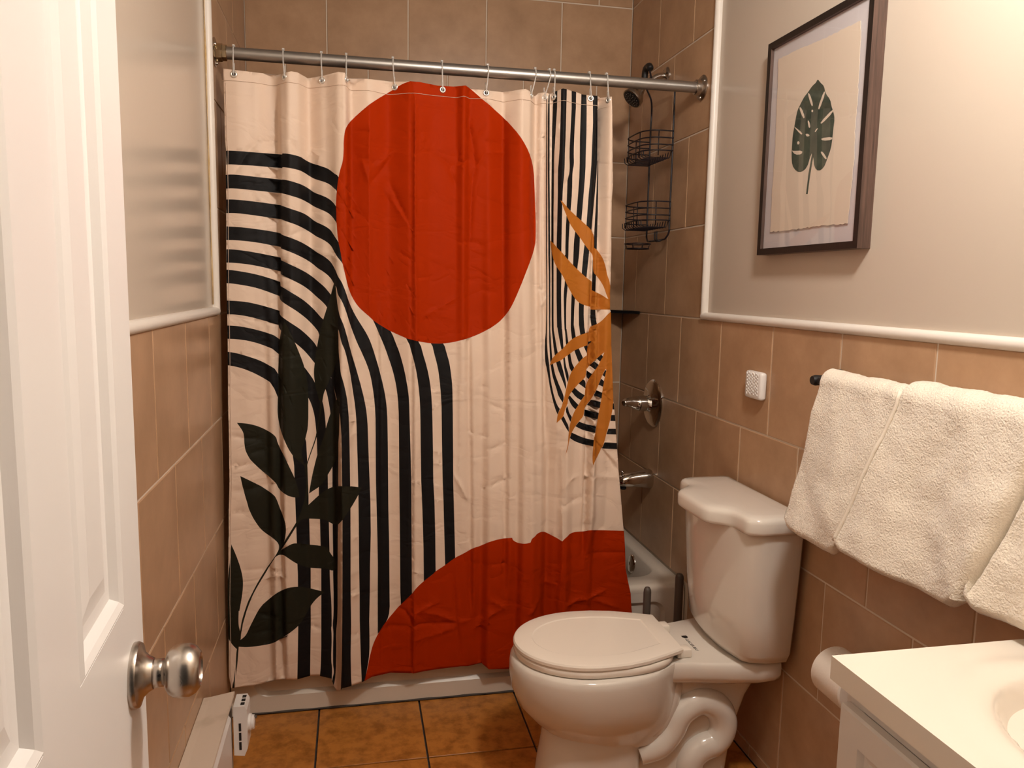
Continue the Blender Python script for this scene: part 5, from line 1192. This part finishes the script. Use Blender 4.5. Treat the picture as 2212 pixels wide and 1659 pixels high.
STEM = [(-0.6192, 1.7263), (-0.6261, 1.7216), (-0.6162, 1.6715), (-0.6102, 1.6254), (-0.6036, 1.6261), (-0.6083, 1.6752)]
def rounded(poly, it=2):
    for _ in range(it):
        q = []
        for i in range(len(poly)):
            a, c = poly[i], poly[(i+1) % len(poly)]
            q += [(a[0]*.75+c[0]*.25, a[1]*.75+c[1]*.25), (a[0]*.25+c[0]*.75, a[1]*.25+c[1]*.75)]
        poly = q
    return poly
b = new()
add_prism(b, [(XP, y, z) for y, z in rounded(LEAF, 1)], (-.0004, 0, 0))
add_prism(b, [(XP, y, z) for y, z in STEM], (-.0004, 0, 0))
for s in SLITS: add_prism(b, [(XP-.0003, y, z) for y, z in rounded(s, 1)], (-.0005, 0, 0), mi=1)
obj('leaf_print', b, ['leaf_print', 'paper'], pa)
obj('glass', add_box(new(), (xf+.005, fy0+fw-.002, fz0+fw-.002), (xf+.007, fy1-fw+.002, fz1-fw+.002)), 'glass', pf)

# ------------------------------------------------------------------ small white wall unit with embossed dashes
wu = thing('wall_plug_unit', 'small white plug cover with embossed dashes on brown tile', 'air freshener', (XR, -.395, 1.075))
b = add_box(new(), (XR-.022, -.440, 1.072), (XR, -.348, 1.152), .009, 3)
obj('housing', b, 'white_plastic', wu, smooth=True, angle=50)
b = new()
for j in range(7):
    for i in range(7):
        y = -.424+i*.0098+random.uniform(-.002, .002); z = 1.086+j*.0095+(.0045 if i % 2 else 0)
        if y > -.355: continue
        L_ = random.uniform(.0022, .0042)
        add_tube(b, [(XR-.0222, y-.0012, z-L_), (XR-.0226, y+.0012, z+L_)], .0016, 5)
obj('embossed_dashes', b, 'white_plastic', wu, smooth=True, kind='stuff')

# ------------------------------------------------------------------ towel bar and towels
BX, BZ = 1.462, 1.172
tb = thing('towel_bar', 'black towel bar on right wall under the towels', 'towel bar', (XR, -1.16, BZ))
b = new(); add_tube(b, [(BX, -.778, BZ), (BX, -1.0, BZ), (BX, -1.30, BZ), (BX, -1.60, BZ)], .008, 14)
obj('bar', b, 'rubber', tb, smooth=True, angle=50)
for y in (-.768, -1.607):
    b = new(); add_lathe(b, [(0, .026), (.006, .026), (.012, .014), (.050, .012), (.066, .013), (.074, .010)], (XR, y, BZ), (-1, 0, 0), 24)
    obj('post', b, 'rubber', tb, smooth=True, angle=40)

def towel(name, label, ya, yb, zfront, zback, layers, lean, seedv, skew=0.0, skew2=None, ribs=False, thick=.016, hemside=None, bx=BX, ny=64, ns=120):
    """a folded terry towel hung over the bar; cross-section runs front hem -> bar -> back hem"""
    T_ = thing(name, label, 'towel', (BX, (ya+yb)/2, zfront), 'white towels on the bar')
    rad = .010+layers
    prof = []
    zf, zb = zfront, zback
    Lf = BZ-zf
    for k in range(ns+1):
        t = k/ns
        if t < .56:
            u = t/.56; z = zf+Lf*u; x = bx-rad-lean*(1-u)**1.15; nx_, nz_ = -1, 0
            if u < .06:
                x += layers*.9*(1-u/.06)**2
        elif t < .70:
            a = math.pi*(t-.56)/.14; x = bx-rad*math.cos(a); z = BZ+rad*math.sin(a)*.95; nx_, nz_ = -math.cos(a), math.sin(a)
        else:
            u = (t-.70)/.30; z = BZ-(BZ-zb)*u; x = min(bx+rad, XR-.006); nx_, nz_ = 1, 0
        prof.append((x, z, nx_, nz_, t))
    bm = new(); grid = []
    for j in range(ny+1):
        v = j/ny; row = []
        for (x, z, nx_, nz_, t) in prof:
            y = ya+(yb-ya)*v
            drop = max(0, BZ-z)/max(.01, BZ-zfront)
            y += (skew+((skew if skew2 is None else skew2)-skew)*v)*(1-drop)*(1 if t < .6 else 1)
            p = Vector((x*6+seedv, y*7, z*4)); q = Vector((x*30, y*22+seedv, z*16))
            d = .020*noise.noise(p)*min(1, drop+.3)+.0050*noise.noise(q)
            d += .011*math.sin((y*17+seedv)+z*4*math.sin(seedv))*drop
            d += .0016*noise.noise(Vector((x*120, y*150+seedv, z*150)))
            if ribs and t < .12: d += .0022*math.sin(t*2*math.pi*60)
            e = min(v, 1-v)
            if e < .05: d -= layers*.75*(1-e/.05)**2      # rounded side folds
            xx = x+nx_*d
            if t > .70: xx = min(XR-.004, max(xx, bx+.012))
            zz = z+nz_*max(d, -.006)
            if t < .05: zz += .006*noise.noise(Vector((seedv, y*9, 0)))+(.030*(1-e/.14)**2 if e < .14 else 0)
            row.append(bm.verts.new((xx, y, zz)))
        grid.append(row)
    for j in range(ny):
        for k in range(ns): bm.faces.new((grid[j][k], grid[j+1][k], grid[j+1][k+1], grid[j][k+1]))
    for j in range(ny): bm.faces.new((grid[j][ns], grid[j+1][ns], grid[j+1][0], grid[j][0]))   # folded layers fill the inside
    for row in (grid[0], grid[ny]):
        for k in range(ns//2):
            q = [row[k], row[k+1], row[ns-k-1], row[ns-k]]
            if ns-k-1 == k+1: q = [row[k], row[k+1], row[ns-k]]
            bm.faces.new(q)
    o = obj('cloth', bm, 'terry', T_, smooth=True, angle=75)
    if hemside is not None:
        bm = new(); pts = []
        j = int(ny*hemside)
        me_ = o.data; w = ns+1
        pts = [me_.vertices[j*w+k].co+ORIGIN[o]+Vector((-.004, 0, 0)) for k in range(int(ns*.05), int(ns*.60), 2)]
        add_tube(bm, pts, .0042, 8)
        obj('folded_hem', bm, 'towel_hem', o, smooth=True)
    return T_
towel('bath_towel', 'folded white terry towel nearest the toilet tank', -.792, -1.012, .822, .90, .022, .060, 1.3, skew=-.030, skew2=-.080)
towel('bath_towel', 'middle white terry towel, thickest of three, with rolled hem edges', -1.018, -1.352, .842, .92, .034, .066, 4.1, skew=-.080, skew2=-.085, hemside=.035)
towel('hand_towel', 'white towel with ribbed border, farthest from the toilet', -1.358, -1.540, .862, .93, .022, .050, 7.7, skew=-.085, skew2=-.05, ribs=True)

# ------------------------------------------------------------------ toilet paper
RYC, RZC, RXC = -.985, .530, XR-.082
tr = thing('toilet_paper_roll', 'white toilet paper roll on wall between towels and vanity', 'toilet paper', (RXC, RYC, RZC))
b = new()
add_lathe(b, [(-.052, .020), (-.052, .052), (-.049, .0555), (.049, .0555), (.052, .052), (.052, .020), (-.052, .020)], (RXC, RYC, RZC), (0, 1, 0), 40)
obj('paper', b, 'tissue', tr, smooth=True, angle=40)
b = new(); add_lathe(b, [(-.0525, .0195), (.0525, .0195), (.0525, .0180), (-.0525, .0180), (-.0525, .0195)], (RXC, RYC, RZC), (0, 1, 0), 24)
obj('core', b, 'core', tr, smooth=True, angle=40)
th = thing('paper_holder', 'black two post paper holder behind the toilet paper roll', 'paper holder', (XR, RYC, RZC))
for y in (RYC-.068, RYC+.068):
    b = new(); add_lathe(b, [(0, .020), (.006, .020), (.010, .011), (.075, .010), (.090, .011), (.092, 0)], (XR, y, RZC), (-1, 0, 0), 20)
    obj('post', b, 'nickel', th, smooth=True, angle=40)
b = new(); add_tube(b, [(RXC, RYC-.066, RZC), (RXC, RYC+.066, RZC)], .0075, 14)
obj('roller', b, 'nickel', th, smooth=True, angle=50)
# ------------------------------------------------------------------ vanity with moulded basin
VX, VY0, VY1, VZ = 1.079, -2.06, -1.438, .840
vc = thing('vanity_cabinet', 'white bathroom vanity cabinet with panelled doors in lower right corner', 'cabinet', (1.31, -1.75, 0))
VB = VZ-.038
obj('side_panel', add_box(new(), (1.104, VY1-.028, 0), (XR, VY1-.010, VB)), 'cabinet', vc)
obj('side_panel', add_box(new(), (1.104, VY0+.012, 0), (XR, VY0+.030, VB)), 'cabinet', vc)
b = new()
for (a_, c_, d_, e_) in ((VY0+.030, VY1-.028, .775, VB), (VY0+.030, VY1-.028, .09, .125), (VY0+.030, VY0+.05, .125, .775), (VY1-.048, VY1-.028, .125, .775), (-1.765, -1.735, .125, .775)):
    add_box(b, (1.104, a_, d_), (1.122, c_, e_))
obj('face_frame', b, 'cabinet', vc)
obj('bottom_panel', add_box(new(), (1.122, VY0+.030, .09), (XR, VY1-.028, .105)), 'cabinet', vc)
obj('toe_kick', add_box(new(), (1.16, VY0+.030, 0), (1.175, VY1-.028, .09)), 'cabinet', vc)
for (ya, yb, hy_) in ((-1.746, -1.456, -1.715), (-2.040, -1.752, -1.783)):
    b = new(); rings = []
    z0, z1 = .12, .775
    for ins, x in ((0, 1.103), (0, 1.090), (.003, 1.086), (.046, 1.086), (.052, 1.094), (.060, 1.095), (.085, 1.089), (.09, 1.089)):
        rings.append([(x, y, z) for y, z in ((ya+ins, z0+ins), (yb-ins, z0+ins), (yb-ins, z1-ins), (ya+ins, z1-ins))])
    add_loft(b, rings)
    dr = obj('cabinet_door', b, 'cabinet', vc)
    b = new(); add_lathe(b, [(0, .006), (.012, .006), (.016, .014), (.024, .014), (.027, .009), (.027, 0)], (1.086, hy_, .60), (-1, 0, 0), 20)
    obj('knob', b, 'nickel', dr, smooth=True, angle=40)
b = new(); NX, NY = 60, 84
bc = (1.322, -1.752); A_, B_ = .158, .205
g = []
for i in range(NX+1):
    r_ = []
    for j in range(NY+1):
        x = VX+(XR-.001-VX)*i/NX; y = VY0+(VY1-VY0)*j/NY
        d = math.hypot((x-bc[0])/A_, (y-bc[1])/B_)
        z = VZ
        if d < 1: z -= .125*(1-d**2.6)**.9
        if d < 1.10: z -= .004*min(1, max(0, (1.10-d)/.10))
        if .98 < d < 1.36: z += .0030*math.sin((d-.98)/.38*math.pi)**2
        r_.append(b.verts.new((x, y, z)))
    g.append(r_)
for i in range(NX):
    for j in range(NY): b.faces.new((g[i][j], g[i+1][j], g[i+1][j+1], g[i][j+1]))
# slab edge
def edge(vs, rev):
    lo = [b.verts.new((v.co.x, v.co.y, VZ-.036)) for v in vs]
    for k in range(len(vs)-1): b.faces.new((vs[k], vs[k+1], lo[k+1], lo[k]))
edge(g[0], 0); edge([r[-1] for r in g], 0); edge([r[0] for r in g], 0)
ctp = thing('countertop', 'glossy white vanity countertop with moulded oval basin', 'countertop', (1.30, -1.75, VZ-.036))
obj('slab', b, 'counter', ctp, smooth=True, angle=50)
b = new(); add_lathe(b, [(0, .021), (.003, .021), (.004, .018), (.002, .012), (.002, 0)], (bc[0], bc[1], VZ-.128), (0, 0, 1), 24)
obj('drain', b, 'chrome', ctp, smooth=True, angle=40)
obj('underside', add_box(new(), (VX+.003, VY0+.004, VZ-.037), (XR-.002, VY1-.004, VZ-.033)), 'counter', ctp)

# ------------------------------------------------------------------ baseboard heater on the left wall
HX, HY0, HY1, HZ = .066, -1.50, -.392, .303
ht = thing('baseboard_heater', 'cream enamel baseboard heater along the left wall', 'heater', (.03, -.95, 0))
def prof_y(poly, y0, y1): return add_prism(new(), [(x, y0, z) for x, z in poly], (0, y1-y0, 0))
x_ = XL+.001
obj('back_panel', prof_y([(x_, .03), (x_+.006, .03), (x_+.006, HZ-.008), (x_, HZ-.008)], HY0, HY1), 'heater', ht)
obj('top_cover', prof_y([(x_, HZ-.004), (x_+.020, HZ-.002), (HX, HZ+.008), (HX+.001, HZ+.003), (x_+.022, HZ-.006), (x_, HZ-.008)], HY0, HY1), 'heater', ht)
obj('damper', prof_y([(.046, HZ-.034), (.049, HZ-.034), (.060, HZ-.018), (.057, HZ-.016)], HY0, HY1-.05), 'heater_white', ht)
obj('front_panel', prof_y([(.056, .045), (.061, .045), (.061, HZ-.048), (.053, HZ-.036), (.050, HZ-.038), (.056, HZ-.050)], HY0, HY1-.035), 'heater_white', ht)
obj('element_fins', prof_y([(x_+.010, .06), (.045, .06), (.045, .20), (x_+.010, .20)], HY0+.02, HY1-.08), 'dark', ht)
obj('end_cap', prof_y([(x_, .03), (.058, .03), (.058, HZ-.040), (.050, HZ-.016), (x_, HZ-.010)], HY1-.004, HY1), 'heater_white', ht)
# thermostat head clipped to the end of the heater
ts = thing('heater_thermostat', 'small white slotted thermostat box with dial at heater end', 'thermostat', (.085, -.40, .15))
bx0, bx1, by0, by1, bz0, bz1 = .0665, .1005, -.428, -.362, .148, .286
b = new()
add_prism(b, [(x, by0, z) for x, z in ((bx0, bz0+.004), (bx1-.008, bz0), (bx1, bz0+.020), (bx1, bz1-.012), (bx1-.006, bz1), (bx0, bz1))], (0, by1-by0, 0))
case = obj('case', b, 'white_plastic', ts)
for k in range(3):
    z0 = .166+k*.026
    obj('side_slot', add_box(new(), (.0795, by0-.0006, z0), (.0855, by0+.003, z0+.022)), 'dark', case)
    y0 = by0+.008+k*.0185
    obj('top_slot', add_box(new(), (.0835, y0, bz1-.003), (.0935, y0+.013, bz1+.0006)), 'dark', case)
b = new(); add_lathe(b, [(0, .022), (.006, .022), (.008, .019), (.013, .0185), (.015, .016), (.015, 0)], (bx1, -.395, .222), (1, 0, 0), 28)
obj('dial', b, 'white_plastic', ts, smooth=True, angle=40)
b = new(); add_lathe(b, [(0, .004), (.006, .004), (.007, 0)], (bx1+.014, -.395, .236), (1, 0, 0), 10)
obj('dial_pin', b, 'handle_grey', ts, smooth=True, angle=40)
